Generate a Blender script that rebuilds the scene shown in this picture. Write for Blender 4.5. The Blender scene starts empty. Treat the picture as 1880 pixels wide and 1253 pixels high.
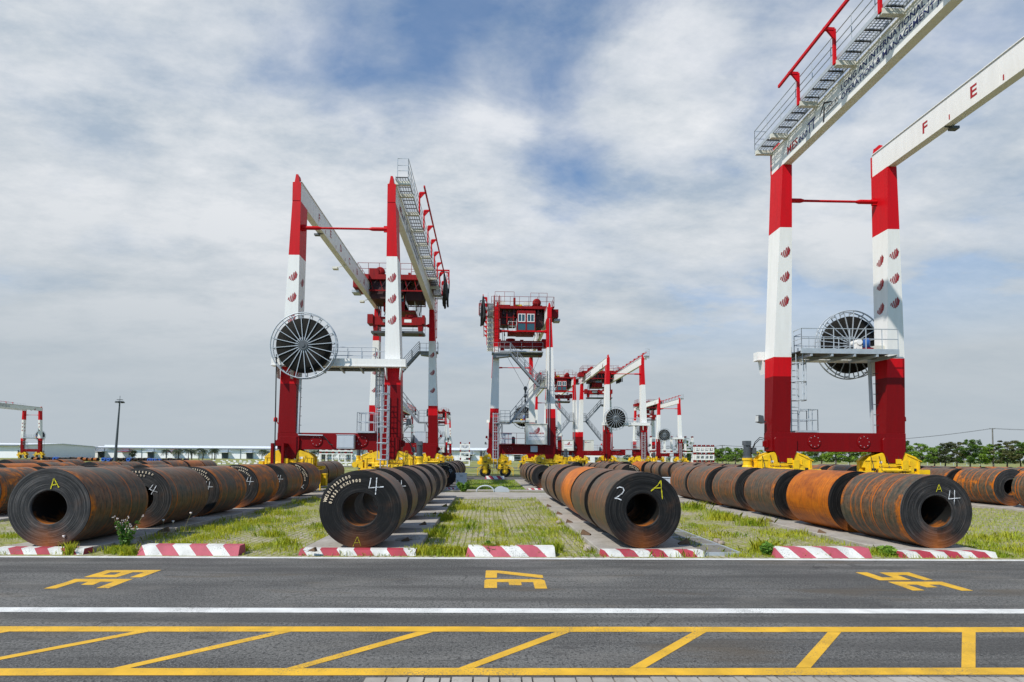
import bpy, math, random
import numpy as np
from mathutils import Vector, Matrix, noise as mnoise
random.seed(7); RNG = np.random.default_rng(11)
R = math.radians
sc = bpy.context.scene
col = sc.collection

# ------------------------------------------------------------------ camera
FPX, W0, H0 = 950.0, 1880.0, 1253.0
YAW, PITCH, ROLL = R(1.2), R(2.2), R(0.45)
SX, SY = 27.1, 175.0
CAMZ = 2.27
fwd = Vector((math.sin(YAW)*math.cos(PITCH), math.cos(YAW)*math.cos(PITCH), math.sin(PITCH)))
r0 = Vector((math.cos(YAW), -math.sin(YAW), 0)); u0 = r0.cross(fwd)
rgt = r0*math.cos(ROLL) + u0*math.sin(ROLL); upv = u0*math.cos(ROLL) - r0*math.sin(ROLL)
cd = bpy.data.cameras.new('camera'); cam = bpy.data.objects.new('camera', cd); col.objects.link(cam)
m = Matrix((rgt, upv, -fwd)).transposed().to_4x4(); m.translation = (0, 0, CAMZ); cam.matrix_world = m
cd.sensor_width = 36; cd.lens = FPX/W0*36; cd.shift_x = SX/W0; cd.shift_y = SY/W0
cd.clip_start = 0.1; cd.clip_end = 6000
sc.camera = cam

def ray(u, v):
    return (fwd + rgt*((u-W0/2+SX)/FPX) + upv*(-(v-H0/2-SY)/FPX))
def at(u, v, y):            # the world point seen at photo pixel (u, v) in the plane of that y
    d = ray(u, v); return Vector((0, 0, CAMZ)) + d*(y/d.y)
def gr(u, v, z=0.0):        # the ground point seen at a photo pixel
    d = ray(u, v); return Vector((0, 0, CAMZ)) + d*((z-CAMZ)/d.z)
def proj(p):
    q = Vector(p) - Vector((0, 0, CAMZ)); z = q.dot(fwd)
    return (W0/2 - SX + FPX*q.dot(rgt)/z, H0/2 + SY - FPX*q.dot(upv)/z)

# ------------------------------------------------------------------ light and sky
SUN = Vector((-0.52, -0.46, 0.74)).normalized()
sun_el = math.asin(SUN.z); sun_rot = math.atan2(SUN.x, SUN.y)
ld = bpy.data.lights.new('sun', 'SUN'); ld.energy = 4.3; ld.angle = R(0.9); ld.color = (1.0, 0.95, 0.87)
lo = bpy.data.objects.new('sun', ld); col.objects.link(lo); lo.rotation_euler = (-SUN).to_track_quat('-Z', 'Y').to_euler()
wd = bpy.data.worlds.new('World'); sc.world = wd; wd.use_nodes = True
def N(nt, t, **k):
    n = nt.nodes.new(t)
    for a, b in k.items():
        if a == 'inp':
            for i, val in b.items(): n.inputs[i].default_value = val
        else: setattr(n, a, b)
    return n
def ramp(nt, fac, stops, interp='LINEAR'):
    n = nt.nodes.new('ShaderNodeValToRGB'); cr = n.color_ramp; cr.interpolation = interp
    while len(cr.elements) < len(stops): cr.elements.new(0.5)
    for e, (p, c) in zip(cr.elements, stops):
        e.position = p; e.color = (c, c, c, 1) if isinstance(c, (int, float)) else (*c, 1)
    if fac is not None: nt.links.new(fac, n.inputs[0])
    return n.outputs[0]
def math_(nt, op, a, b=None, clamp=False):
    n = nt.nodes.new('ShaderNodeMath'); n.operation = op; n.use_clamp = clamp
    for i, q in enumerate((a, b)):
        if q is None: continue
        if isinstance(q, (int, float)): n.inputs[i].default_value = q
        else: nt.links.new(q, n.inputs[i])
    return n.outputs[0]
def mix(nt, fac, a, b, blend='MIX'):
    n = nt.nodes.new('ShaderNodeMix'); n.data_type = 'RGBA'; n.blend_type = blend
    for sock, q in ((n.inputs[0], fac), (n.inputs[6], a), (n.inputs[7], b)):
        if isinstance(q, (int, float)): sock.default_value = q
        elif isinstance(q, tuple): sock.default_value = (*q, 1) if len(q) == 3 else q
        else: nt.links.new(q, sock)
    return n.outputs[2]
def noise(nt, vec, scale, detail=4, rough=0.55, dist=0.0):
    n = N(nt, 'ShaderNodeTexNoise'); n.inputs['Scale'].default_value = scale; n.inputs['Detail'].default_value = detail
    n.inputs['Roughness'].default_value = rough; n.inputs['Distortion'].default_value = dist
    if vec is not None: nt.links.new(vec, n.inputs['Vector'])
    return n.outputs['Fac']
def mapping(nt, vec, scale=(1, 1, 1), rot=(0, 0, 0), loc=(0, 0, 0)):
    n = N(nt, 'ShaderNodeMapping'); n.inputs['Scale'].default_value = scale; n.inputs['Rotation'].default_value = rot
    n.inputs['Location'].default_value = loc; nt.links.new(vec, n.inputs['Vector']); return n.outputs[0]

CLX, CLY = 3.1, 1.4
nt = wd.node_tree; nt.nodes.clear()
out = N(nt, 'ShaderNodeOutputWorld'); bg = N(nt, 'ShaderNodeBackground')
sky = N(nt, 'ShaderNodeTexSky'); sky.sky_type = 'NISHITA'; sky.sun_disc = False
sky.sun_elevation = sun_el; sky.sun_rotation = sun_rot; sky.air_density = 1.0; sky.dust_density = 0.6; sky.ozone_density = 3.0
tc = N(nt, 'ShaderNodeTexCoord'); sep = N(nt, 'ShaderNodeSeparateXYZ'); nt.links.new(tc.outputs['Generated'], sep.inputs[0])
zz = math_(nt, 'ADD', math_(nt, 'MAXIMUM', sep.outputs[2], 0.0), 0.22)
cmb = N(nt, 'ShaderNodeCombineXYZ')
nt.links.new(math_(nt, 'DIVIDE', sep.outputs[0], zz), cmb.inputs[0]); nt.links.new(math_(nt, 'DIVIDE', sep.outputs[1], zz), cmb.inputs[1])
cv = mapping(nt, cmb.outputs[0], scale=(0.80, 1.10, 1), rot=(0, 0, R(-24)), loc=(CLX, CLY, 0))
n1 = noise(nt, cv, 1.1, 7, 0.52, 0.35)
n2 = noise(nt, mapping(nt, cmb.outputs[0], loc=(7, 2, 4)), 0.55, 3, 0.5)
n3 = noise(nt, mapping(nt, cmb.outputs[0], loc=(1, 9, 2)), 7.0, 5, 0.6)
dens = math_(nt, 'ADD', math_(nt, 'MULTIPLY', n1, 0.58), math_(nt, 'MULTIPLY', n2, 0.24))
n4 = noise(nt, mapping(nt, cmb.outputs[0], scale=(0.9, 1.5, 1), rot=(0, 0, R(-20)), loc=(2, 5, 1)), 3.2, 6, 0.6, 0.5)
dens = math_(nt, 'ADD', dens, math_(nt, 'ADD', math_(nt, 'MULTIPLY', n3, 0.12), math_(nt, 'MULTIPLY', n4, 0.26)))
def lobe(u, v, deg, k):        # a clearing (k < 0) or a bank (k > 0) of cloud in one part of the sky
    d = ray(u, v).normalized(); n = N(nt, 'ShaderNodeVectorMath'); n.operation = 'DOT_PRODUCT'; n.inputs[1].default_value = d; nt.links.new(tc.outputs['Generated'], n.inputs[0])
    return math_(nt, 'MULTIPLY', ramp(nt, n.outputs['Value'], [(math.cos(R(deg)), 0.0), (1.0, 1.0)], 'EASE'), k)
for l_ in ((620, 30, 15, -.13), (330, 20, 9, -.06), (1060, 250, 10, -.035), (900, 130, 9, -.05), (230, 390, 8, -.07), (120, 40, 9, -.07), (300, 230, 24, .09), (1250, 80, 12, .05), (860, 230, 8, .05), (1190, 180, 8, .05), (820, 380, 12, .07), (1230, 130, 9, .05), (1700, 250, 14, .04), (60, 520, 12, .06)): dens = math_(nt, 'ADD', dens, lobe(*l_))
mask = ramp(nt, dens, [(0.42, 0.20), (0.50, 0.55), (0.575, 0.90), (0.66, 1.0)])
hz = ramp(nt, sep.outputs[2], [(0.0, 1.0), (0.16, 1.0), (0.30, 0.62), (0.48, 0.0)])
clear = ramp(nt, math_(nt, 'ADD', math_(nt, 'MULTIPLY', sep.outputs[1], 0.5), 0.5), [(0.40, 0.15), (0.66, 1.0)])          # cloud thinned to blue in the unseen sky behind and above, to deepen shadows
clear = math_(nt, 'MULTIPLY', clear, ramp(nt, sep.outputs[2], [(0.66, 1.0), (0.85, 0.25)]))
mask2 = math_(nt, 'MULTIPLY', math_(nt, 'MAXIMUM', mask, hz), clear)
shade = ramp(nt, math_(nt, 'ADD', math_(nt, 'MULTIPLY', noise(nt, mapping(nt, cmb.outputs[0], rot=(0, 0, R(-25)), scale=(0.8, 1.3, 1), loc=(4, 4, 1)), 2.4, 8, 0.66), 0.62), math_(nt, 'MULTIPLY', dens, 0.38)), [(0.44, (0.40, 0.475, 0.56)), (0.53, (0.585, 0.63, 0.68)), (0.63, (0.76, 0.78, 0.81))])
hcol = mix(nt, ramp(nt, sep.outputs[2], [(0.0, 1.0), (0.14, 0.86), (0.30, 0.38), (0.46, 0.0)]), shade, (0.435, 0.49, 0.535))
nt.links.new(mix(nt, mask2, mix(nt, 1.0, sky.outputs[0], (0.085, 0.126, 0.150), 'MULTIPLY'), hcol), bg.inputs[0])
bg.inputs[1].default_value = 1.0
nt.links.new(bg.outputs[0], out.inputs[0])
sc.view_settings.view_transform = 'Standard'; sc.view_settings.look = 'None'; sc.view_settings.exposure = 0.12; sc.view_settings.gamma = 1.0
sc.cycles.max_bounces = 6

# ------------------------------------------------------------------ materials
MAT = {}
def new_mat(name, base=(0.5, 0.5, 0.5), rough=0.6, metal=0.0):
    mt = bpy.data.materials.new(name); mt.use_nodes = True; b = mt.node_tree.nodes['Principled BSDF']
    b.inputs['Base Color'].default_value = (*base, 1); b.inputs['Roughness'].default_value = rough; b.inputs['Metallic'].default_value = metal
    MAT[name] = mt; return mt, mt.node_tree, b
def bump(nt, b, h, strength=0.3, dist=0.02):
    n = N(nt, 'ShaderNodeBump'); n.inputs['Strength'].default_value = strength; n.inputs['Distance'].default_value = dist
    nt.links.new(h, n.inputs['Height']); nt.links.new(n.outputs[0], b.inputs['Normal'])
def objco(nt): return N(nt, 'ShaderNodeTexCoord').outputs['Object']
def worldco(nt): return N(nt, 'ShaderNodeNewGeometry').outputs['Position']
def paint(name, base, dirt, rough=0.4, amt=0.5, streak=True, metal=0.0):
    mt, nt, b = new_mat(name, base, rough, metal); v = objco(nt)
    f = noise(nt, mapping(nt, v, scale=(3, 3, 0.35) if streak else (2, 2, 2)), 1.6, 5, 0.65)
    f2 = noise(nt, v, 9.0, 4, 0.6)
    k = math_(nt, 'MULTIPLY', ramp(nt, math_(nt, 'ADD', math_(nt, 'MULTIPLY', f, 0.75), math_(nt, 'MULTIPLY', f2, 0.25)), [(0.42, 0.0), (0.75, 1.0)]), amt)
    nt.links.new(mix(nt, k, base, dirt), b.inputs['Base Color'])
    nt.links.new(math_(nt, 'ADD', math_(nt, 'MULTIPLY', f2, 0.25), rough-0.1), b.inputs['Roughness'])
    bump(nt, b, f2, 0.06, 0.01); b.inputs['Specular IOR Level'].default_value = 0.14 if 'red' in name else 0.45
    return mt
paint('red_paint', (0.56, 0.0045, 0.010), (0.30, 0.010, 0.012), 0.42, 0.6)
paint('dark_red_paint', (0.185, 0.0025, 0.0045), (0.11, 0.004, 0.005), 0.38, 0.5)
paint('trolley_red', (0.27, 0.008, 0.009), (0.05, 0.008, 0.008), 0.5, 0.8)
paint('white_paint', (0.75, 0.74, 0.715), (0.50, 0.48, 0.44), 0.42, 0.30)
paint('cream_paint', (0.62, 0.61, 0.54), (0.40, 0.38, 0.30), 0.5, 0.4)
paint('yellow_paint', (0.84, 0.52, 0.006), (0.30, 0.16, 0.02), 0.42, 0.6, False)
paint('galvanised', (0.42, 0.46, 0.50), (0.24, 0.26, 0.29), 0.45, 0.5, False, 0.2)
paint('grey_steel', (0.20, 0.22, 0.245), (0.10, 0.11, 0.12), 0.5, 0.5, False)
paint('pale_grey', (0.46, 0.50, 0.54), (0.33, 0.35, 0.37), 0.5, 0.4)
paint('dark_steel', (0.05, 0.052, 0.055), (0.02, 0.02, 0.02), 0.5, 0.6, False)
paint('motor_grey', (0.075, 0.085, 0.095), (0.05, 0.055, 0.06), 0.45, 0.5)
paint('blue_paint', (0.02, 0.10, 0.36), (0.02, 0.05, 0.15), 0.45, 0.4)
paint('trolley_dark', (0.045, 0.006, 0.006), (0.012, 0.006, 0.006), 0.6, 0.8)
new_mat('rubber', (0.018, 0.018, 0.019), 0.75)
new_mat('black_cable', (0.012, 0.012, 0.013), 0.55)
new_mat('logo_red', (0.34, 0.006, 0.010), 0.5); new_mat('logo_black', (0.025, 0.02, 0.02), 0.5)
new_mat('navy', (0.012, 0.025, 0.13), 0.5)
mt, nt, b = new_mat('glass_dark', (0.02, 0.07, 0.08), 0.06); b.inputs['Specular IOR Level'].default_value = 0.8
new_mat('lamp_glass', (0.55, 0.56, 0.55), 0.15)
for nm_, c_ in (('chalk_white', (0.78, 0.80, 0.82)), ('chalk_yellow', (0.58, 0.52, 0.01)), ('stencil', (0.86, 0.70, 0.50))):
    mt, nt, b = new_mat(nm_, c_, 0.9); v = worldco(nt)
    nt.links.new(mix(nt, ramp(nt, math_(nt, 'ADD', math_(nt, 'MULTIPLY', noise(nt, v, 60, 3, 0.7), 0.6), math_(nt, 'MULTIPLY', noise(nt, v, 9, 3), 0.4)), [(0.50, 0.0), (0.62, 0.85)]), c_, (0.02, 0.02, 0.02)), b.inputs['Base Color'])
# reel cable pack: concentric turns
mt, nt, b = new_mat('cable_pack', (0.014, 0.014, 0.014), 0.8); b.inputs['Specular IOR Level'].default_value = 0.2
v = objco(nt); s = N(nt, 'ShaderNodeSeparateXYZ'); nt.links.new(v, s.inputs[0])
rr = math_(nt, 'SQRT', math_(nt, 'ADD', math_(nt, 'POWER', s.outputs[0], 2), math_(nt, 'POWER', s.outputs[2], 2)))
w = math_(nt, 'SINE', math_(nt, 'MULTIPLY', rr, 105.0))
nt.links.new(ramp(nt, math_(nt, 'ADD', math_(nt, 'MULTIPLY', w, 0.3), noise(nt, v, 12, 3)), [(0.3, (0.003, 0.003, 0.003)), (0.95, (0.030, 0.027, 0.022))]), b.inputs['Base Color'])
bump(nt, b, w, 0.7, 0.02)

def coil_side():
    mt, nt, b = new_mat('coil_side', rough=0.5); v = objco(nt)
    oi = N(nt, 'ShaderNodeObjectInfo'); sp = N(nt, 'ShaderNodeSeparateColor'); nt.links.new(oi.outputs['Color'], sp.inputs[0])
    cm = N(nt, 'ShaderNodeCombineXYZ'); nt.links.new(math_(nt, 'MULTIPLY', sp.outputs[2], 50), cm.inputs[1]); nt.links.new(math_(nt, 'MULTIPLY', oi.outputs['Random'], 31), cm.inputs[0])
    ad = N(nt, 'ShaderNodeVectorMath'); ad.operation = 'ADD'; nt.links.new(v, ad.inputs[0]); nt.links.new(cm.outputs[0], ad.inputs[1]); vv = ad.outputs[0]
    ring1 = noise(nt, mapping(nt, vv, scale=(0.0, 26, 0.0)), 1.0, 5, 0.65)            # exact turns and band edges
    ring = noise(nt, mapping(nt, vv, scale=(0.0, 13, 0.0)), 2.2, 2, 0.5)
    patch = noise(nt, vv, 2.6, 8, 0.68, 0.3)
    fine = noise(nt, mapping(nt, vv, scale=(1, 2.2, 1)), 11, 5, 0.7)
    st = math_(nt, 'ADD', math_(nt, 'MULTIPLY', ring1, 0.45), math_(nt, 'ADD', math_(nt, 'MULTIPLY', patch, 0.30), math_(nt, 'MULTIPLY', fine, 0.25)))
    steel = mix(nt, ramp(nt, st, [(0.38, 0.0), (0.62, 1.0)]), (0.030, 0.034, 0.026), (0.150, 0.138, 0.108))
    brown = mix(nt, ramp(nt, fine, [(0.35, 0.0), (0.65, 1.0)]), (0.060, 0.027, 0.012), (0.215, 0.105, 0.050))
    c1 = mix(nt, math_(nt, 'MULTIPLY', ramp(nt, math_(nt, 'ADD', math_(nt, 'MULTIPLY', patch, 0.6), math_(nt, 'MULTIPLY', ring1, 0.4)), [(0.41, 0.0), (0.55, 1.0)]), 0.9), steel, brown)
    rust = mix(nt, ramp(nt, math_(nt, 'ADD', math_(nt, 'MULTIPLY', patch, 0.55), math_(nt, 'ADD', math_(nt, 'MULTIPLY', fine, 0.25), math_(nt, 'MULTIPLY', ring1, 0.2))), [(0.38, 0.0), (0.62, 1.0)]), (0.20, 0.040, 0.004), (0.66, 0.185, 0.004))
    # heavy rust where the object's own level says so
    lvl = math_(nt, 'SUBTRACT', math_(nt, 'ADD', math_(nt, 'MULTIPLY', patch, 0.62), math_(nt, 'MULTIPLY', st, 0.45)), math_(nt, 'SUBTRACT', 0.88, math_(nt, 'MULTIPLY', sp.outputs[0], 0.67)))
    sy0 = N(nt, 'ShaderNodeSeparateXYZ'); nt.links.new(v, sy0.inputs[0])
    edge = math_(nt, 'MULTIPLY', ramp(nt, math_(nt, 'ABSOLUTE', math_(nt, 'SUBTRACT', sy0.outputs[1], 0.5)), [(0.38, 0.0), (0.5, 1.0)]), math_(nt, 'MULTIPLY', sp.outputs[0], 0.36))
    lvl = math_(nt, 'ADD', lvl, edge)
    c2 = mix(nt, ramp(nt, lvl, [(0.0, 0.0), (0.10, 0.92)]), c1, rust)
    # thin orange strap lines
    sy_ = N(nt, 'ShaderNodeSeparateXYZ'); nt.links.new(vv, sy_.inputs[0])
    line = ramp(nt, ring, [(0.600, 0.0), (0.612, 0.95), (0.636, 0.95), (0.648, 0.0)])
    c3 = mix(nt, math_(nt, 'MULTIPLY', line, ramp(nt, patch, [(0.34, 0.15), (0.5, 1.0)])), c2, (0.42, 0.105, 0.008))
    ph = math_(nt, 'ADD', math_(nt, 'MULTIPLY', sy_.outputs[1], 5.5), math_(nt, 'MULTIPLY', patch, 0.12))
    wn = N(nt, 'ShaderNodeTexWhiteNoise'); wn.noise_dimensions = '1D'; nt.links.new(math_(nt, 'FLOOR', ph), wn.inputs['W'])
    strap = math_(nt, 'MULTIPLY', ramp(nt, math_(nt, 'FRACT', ph), [(0.435, 0.0), (0.465, 1.0), (0.535, 1.0), (0.565, 0.0)]), math_(nt, 'GREATER_THAN', wn.outputs['Value'], math_(nt, 'SUBTRACT', 1.02, math_(nt, 'MULTIPLY', sp.outputs[0], 1.25))))
    strap = math_(nt, 'MULTIPLY', strap, ramp(nt, patch, [(0.36, 0.45), (0.5, 1.0)]))
    c3 = mix(nt, strap, c3, mix(nt, fine, (0.30, 0.055, 0.004), (0.62, 0.165, 0.006)))
    dk = ramp(nt, ring, [(0.40, 0.0), (0.412, 0.85), (0.43, 0.0)])
    c4 = mix(nt, dk, c3, (0.030, 0.022, 0.018))
    scr = ramp(nt, noise(nt, mapping(nt, vv, scale=(7, 1.2, 7)), 3.5, 5, 0.7), [(0.64, 0.0), (0.70, 0.5)])
    c5 = mix(nt, scr, c4, (0.045, 0.030, 0.022))
    br = N(nt, 'ShaderNodeHueSaturation'); nt.links.new(c5, br.inputs['Color']); nt.links.new(math_(nt, 'ADD', math_(nt, 'MULTIPLY', sp.outputs[1], 0.95), 0.42), br.inputs['Value'])
    nt.links.new(br.outputs[0], b.inputs['Base Color'])
    nt.links.new(math_(nt, 'ADD', math_(nt, 'MULTIPLY', st, 0.35), 0.30), b.inputs['Roughness'])
    b.inputs['Metallic'].default_value = 0.10; b.inputs['Specular IOR Level'].default_value = 0.32
    bump(nt, b, math_(nt, 'ADD', st, math_(nt, 'MULTIPLY', patch, 0.4)), 0.25, 0.02)
coil_side()
def coil_face():
    mt, nt, b = new_mat('coil_face', rough=0.55); v = objco(nt)
    oi = N(nt, 'ShaderNodeObjectInfo'); sp = N(nt, 'ShaderNodeSeparateColor'); nt.links.new(oi.outputs['Color'], sp.inputs[0])
    s = N(nt, 'ShaderNodeSeparateXYZ'); nt.links.new(v, s.inputs[0])
    r2 = math_(nt, 'SQRT', math_(nt, 'ADD', math_(nt, 'POWER', s.outputs[0], 2), math_(nt, 'POWER', s.outputs[2], 2)))
    cm = N(nt, 'ShaderNodeCombineXYZ'); nt.links.new(math_(nt, 'MULTIPLY', r2, 60), cm.inputs[0]); nt.links.new(math_(nt, 'MULTIPLY', oi.outputs['Random'], 40), cm.inputs[1])
    nt.links.new(math_(nt, 'MULTIPLY', math_(nt, 'ARCTAN2', s.outputs[0], s.outputs[2]), 0.35), cm.inputs[2])
    rg = noise(nt, cm.outputs[0], 1.6, 4, 0.7)
    pt = noise(nt, v, 4.5, 5, 0.6)
    rgp = math_(nt, 'ADD', math_(nt, 'MULTIPLY', rg, 0.8), math_(nt, 'MULTIPLY', pt, 0.2))
    base = mix(nt, oi.outputs['Alpha'], ramp(nt, rgp, [(0.34, (0.002, 0.002, 0.0025)), (0.56, (0.007, 0.0068, 0.0068)), (0.70, (0.050, 0.045, 0.040))]), ramp(nt, rgp, [(0.36, (0.006, 0.006, 0.0065)), (0.50, (0.030, 0.029, 0.029)), (0.66, (0.130, 0.122, 0.115))]))
    # rust that has run out of the bore and settled at the lower rim
    low = ramp(nt, math_(nt, 'ADD', math_(nt, 'MULTIPLY', s.outputs[2], -1.0), math_(nt, 'MULTIPLY', math_(nt, 'SUBTRACT', pt, 0.5), 0.5)), [(0.20, 0.0), (0.50, 0.85)])
    nar = ramp(nt, math_(nt, 'ADD', math_(nt, 'ABSOLUTE', s.outputs[0]), math_(nt, 'MULTIPLY', math_(nt, 'SUBTRACT', pt, 0.5), 0.16)), [(0.0, 1.0), (0.22, 0.30), (0.40, 0.0)])
    k = math_(nt, 'MULTIPLY', math_(nt, 'MULTIPLY', low, nar), math_(nt, 'MULTIPLY', sp.outputs[0], 2.4), True)
    c = mix(nt, math_(nt, 'MULTIPLY', k, math_(nt, 'ADD', rg, 0.25), True), base, (0.46, 0.125, 0.010))
    c = mix(nt, ramp(nt, pt, [(0.55, 0.0), (0.75, 0.45)]), c, (0.06, 0.028, 0.014))
    nt.links.new(c, b.inputs['Base Color']); bump(nt, b, rg, 0.8, 0.012); b.inputs['Metallic'].default_value = 0.0; b.inputs['Specular IOR Level'].default_value = 0.22
    nt.links.new(math_(nt, 'ADD', math_(nt, 'MULTIPLY', rg, 0.3), 0.42), b.inputs['Roughness'])
coil_face()
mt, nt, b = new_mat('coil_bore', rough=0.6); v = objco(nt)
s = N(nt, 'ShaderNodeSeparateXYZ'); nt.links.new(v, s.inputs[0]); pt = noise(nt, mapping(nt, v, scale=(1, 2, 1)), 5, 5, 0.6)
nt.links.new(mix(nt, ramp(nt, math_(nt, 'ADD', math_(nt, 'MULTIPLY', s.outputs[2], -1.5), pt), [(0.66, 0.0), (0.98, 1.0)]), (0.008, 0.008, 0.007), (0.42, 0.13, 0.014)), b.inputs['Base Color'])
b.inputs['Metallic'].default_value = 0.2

# asphalt
mt, nt, b = new_mat('asphalt', rough=0.85); v = worldco(nt)
big = noise(nt, mapping(nt, v, scale=(0.25, 0.8, 1)), 1.0, 5, 0.6); fine = noise(nt, v, 55, 3, 0.7); vor = N(nt, 'ShaderNodeTexVoronoi'); vor.inputs['Scale'].default_value = 70; nt.links.new(v, vor.inputs['Vector'])
c = mix(nt, ramp(nt, big, [(0.40, 0.0), (0.60, 1.0)]), (0.062, 0.060, 0.056), (0.130, 0.126, 0.116))
c = mix(nt, ramp(nt, fine, [(0.50, 0.0), (0.70, 0.95)]), c, (0.26, 0.255, 0.235))
c = mix(nt, ramp(nt, noise(nt, v, 24, 4, 0.7), [(0.38, 0.95), (0.50, 0.0)]), c, (0.024, 0.024, 0.023))
stn = noise(nt, mapping(nt, v, scale=(0.16, 0.7, 1), loc=(3.3, 0.2, 0)), 1.5, 4, 0.6)
c = mix(nt, ramp(nt, stn, [(0.56, 0.0), (0.66, 0.65)]), c, (0.085, 0.066, 0.044))
c = mix(nt, ramp(nt, noise(nt, mapping(nt, v, scale=(0.05, 1.1, 1), loc=(0, 1.7, 0)), 1.6, 5, 0.6), [(0.50, 0.0), (0.60, 0.6)]), c, (0.045, 0.043, 0.040))
c = mix(nt, ramp(nt, noise(nt, mapping(nt, v, scale=(0.35, 1, 1), loc=(9, 0.4, 0)), 2.2, 6, 0.7), [(0.60, 0.0), (0.68, 0.6)]), c, (0.036, 0.034, 0.032))
c = mix(nt, ramp(nt, noise(nt, mapping(nt, v, scale=(0.5, 1, 1), loc=(2, 8, 0)), 0.8, 5, 0.65), [(0.56, 0.0), (0.70, 0.35)]), c, (0.19, 0.175, 0.15))
vc = N(nt, 'ShaderNodeTexVoronoi'); vc.feature = 'DISTANCE_TO_EDGE'; vc.inputs['Scale'].default_value = 0.28; vc.inputs['Randomness'].default_value = 1.0
dvn = N(nt, 'ShaderNodeVectorMath'); dvn.operation = 'ADD'; nzn = N(nt, 'ShaderNodeTexNoise'); nzn.inputs['Scale'].default_value = 1.3; nzn.inputs['Detail'].default_value = 6; nt.links.new(v, nzn.inputs['Vector']); nt.links.new(v, dvn.inputs[0]); nt.links.new(nzn.outputs['Color'], dvn.inputs[1]); nt.links.new(dvn.outputs[0], vc.inputs['Vector'])
c = mix(nt, math_(nt, 'MULTIPLY', ramp(nt, vc.outputs['Distance'], [(0.0, 0.8), (0.006, 0.0)]), ramp(nt, big, [(0.50, 0.0), (0.60, 1.0)])), c, (0.018, 0.017, 0.016))
c = mix(nt, ramp(nt, noise(nt, v, 130, 1), [(0.72, 0.0), (0.76, 1.0)]), c, (0.42, 0.41, 0.38))
nt.links.new(c, b.inputs['Base Color']); bump(nt, b, math_(nt, 'ADD', fine, vor.outputs['Distance']), 0.55, 0.006)
# road paint, worn
def road_paint(name, basec, wear):
    mt, nt, b = new_mat(name, basec, 0.7); v = worldco(nt)
    f = math_(nt, 'ADD', math_(nt, 'MULTIPLY', noise(nt, v, 45, 4, 0.75), 0.65), math_(nt, 'MULTIPLY', noise(nt, mapping(nt, v, scale=(0.5, 1, 1)), 1.7, 4, 0.6), 0.35))
    d = tuple(q*0.72 for q in basec)
    c = mix(nt, ramp(nt, noise(nt, v, 3, 4), [(0.35, 0.0), (0.7, 1.0)]), basec, d)
    nt.links.new(mix(nt, ramp(nt, f, [(0.60-wear, 0.0), (0.68-wear, 0.85)]), c, (0.09, 0.088, 0.08)), b.inputs['Base Color'])
    bump(nt, b, f, 0.3, 0.004)
road_paint('road_yellow', (0.72, 0.41, 0.022), 0.055); road_paint('road_white', (0.72, 0.72, 0.69), 0.05)
road_paint('kerb_red', (0.42, 0.035, 0.06), 0.055); road_paint('kerb_pink', (0.48, 0.085, 0.12), 0.03); road_paint('kerb_white', (0.70, 0.69, 0.65), 0.05)
# concrete
def concrete(name, a, bcol, sc_=1.0):
    mt, nt, b = new_mat(name, rough=0.85); v = worldco(nt)
    c = mix(nt, ramp(nt, noise(nt, v, 1.3*sc_, 6, 0.65), [(0.32, 0.0), (0.7, 1.0)]), a, bcol)
    c = mix(nt, ramp(nt, noise(nt, v, 9, 5, 0.7), [(0.52, 0.0), (0.72, 0.55)]), c, tuple(q*0.45 for q in a))
    nt.links.new(c, b.inputs['Base Color']); bump(nt, b, noise(nt, v, 30, 4, 0.7), 0.35, 0.01)
concrete('concrete', (0.26, 0.235, 0.20), (0.40, 0.37, 0.33)); concrete('pale_concrete', (0.36, 0.33, 0.28), (0.50, 0.47, 0.41)); concrete('dark_concrete', (0.11, 0.105, 0.095), (0.20, 0.19, 0.17)); concrete('rubble', (0.24, 0.18, 0.14), (0.42, 0.38, 0.33), 4)
# interlocking pavers with soil and moss in the joints
mt, nt, b = new_mat('pavers', rough=0.9); v = worldco(nt)
bk = N(nt, 'ShaderNodeTexBrick'); bk.offset = 0.5; bk.inputs['Scale'].default_value = 1.0; bk.inputs['Brick Width'].default_value = 0.30; bk.inputs['Row Height'].default_value = 0.17
bk.inputs['Mortar Size'].default_value = 0.022; bk.inputs['Mortar Smooth'].default_value = 0.4; bk.inputs['Bias'].default_value = 0.0
dv = N(nt, 'ShaderNodeVectorMath'); dv.operation = 'ADD'
nz = N(nt, 'ShaderNodeTexNoise'); nz.inputs['Scale'].default_value = 5; nt.links.new(v, nz.inputs['Vector'])
sv = N(nt, 'ShaderNodeVectorMath'); sv.operation = 'SCALE'; sv.inputs['Scale'].default_value = 0.07; nt.links.new(nz.outputs['Color'], sv.inputs[0])
nt.links.new(mapping(nt, v, rot=(0, 0, R(90))), dv.inputs[0]); nt.links.new(sv.outputs[0], dv.inputs[1]); nt.links.new(dv.outputs[0], bk.inputs['Vector'])
bk.inputs['Color1'].default_value = (0.46, 0.40, 0.32, 1); bk.inputs['Color2'].default_value = (0.34, 0.295, 0.235, 1); bk.inputs['Mortar'].default_value = (0.150, 0.145, 0.055, 1)
soil = noise(nt, v, 0.55, 6, 0.65); tuft = noise(nt, v, 3.4, 5, 0.65)
c = mix(nt, ramp(nt, noise(nt, v, 14, 4, 0.7), [(0.4, 0.0), (0.8, 0.6)]), bk.outputs['Color'], (0.17, 0.145, 0.11))
c = mix(nt, ramp(nt, math_(nt, 'ADD', math_(nt, 'MULTIPLY', soil, 0.5), math_(nt, 'MULTIPLY', tuft, 0.5)), [(0.43, 0.0), (0.58, 0.9)]), c, (0.215, 0.225, 0.030))
nt.links.new(c, b.inputs['Base Color'])
bump(nt, b, math_(nt, 'SUBTRACT', math_(nt, 'MULTIPLY', noise(nt, v, 20, 3), 0.4), bk.outputs['Fac']), 0.6, 0.03)
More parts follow.
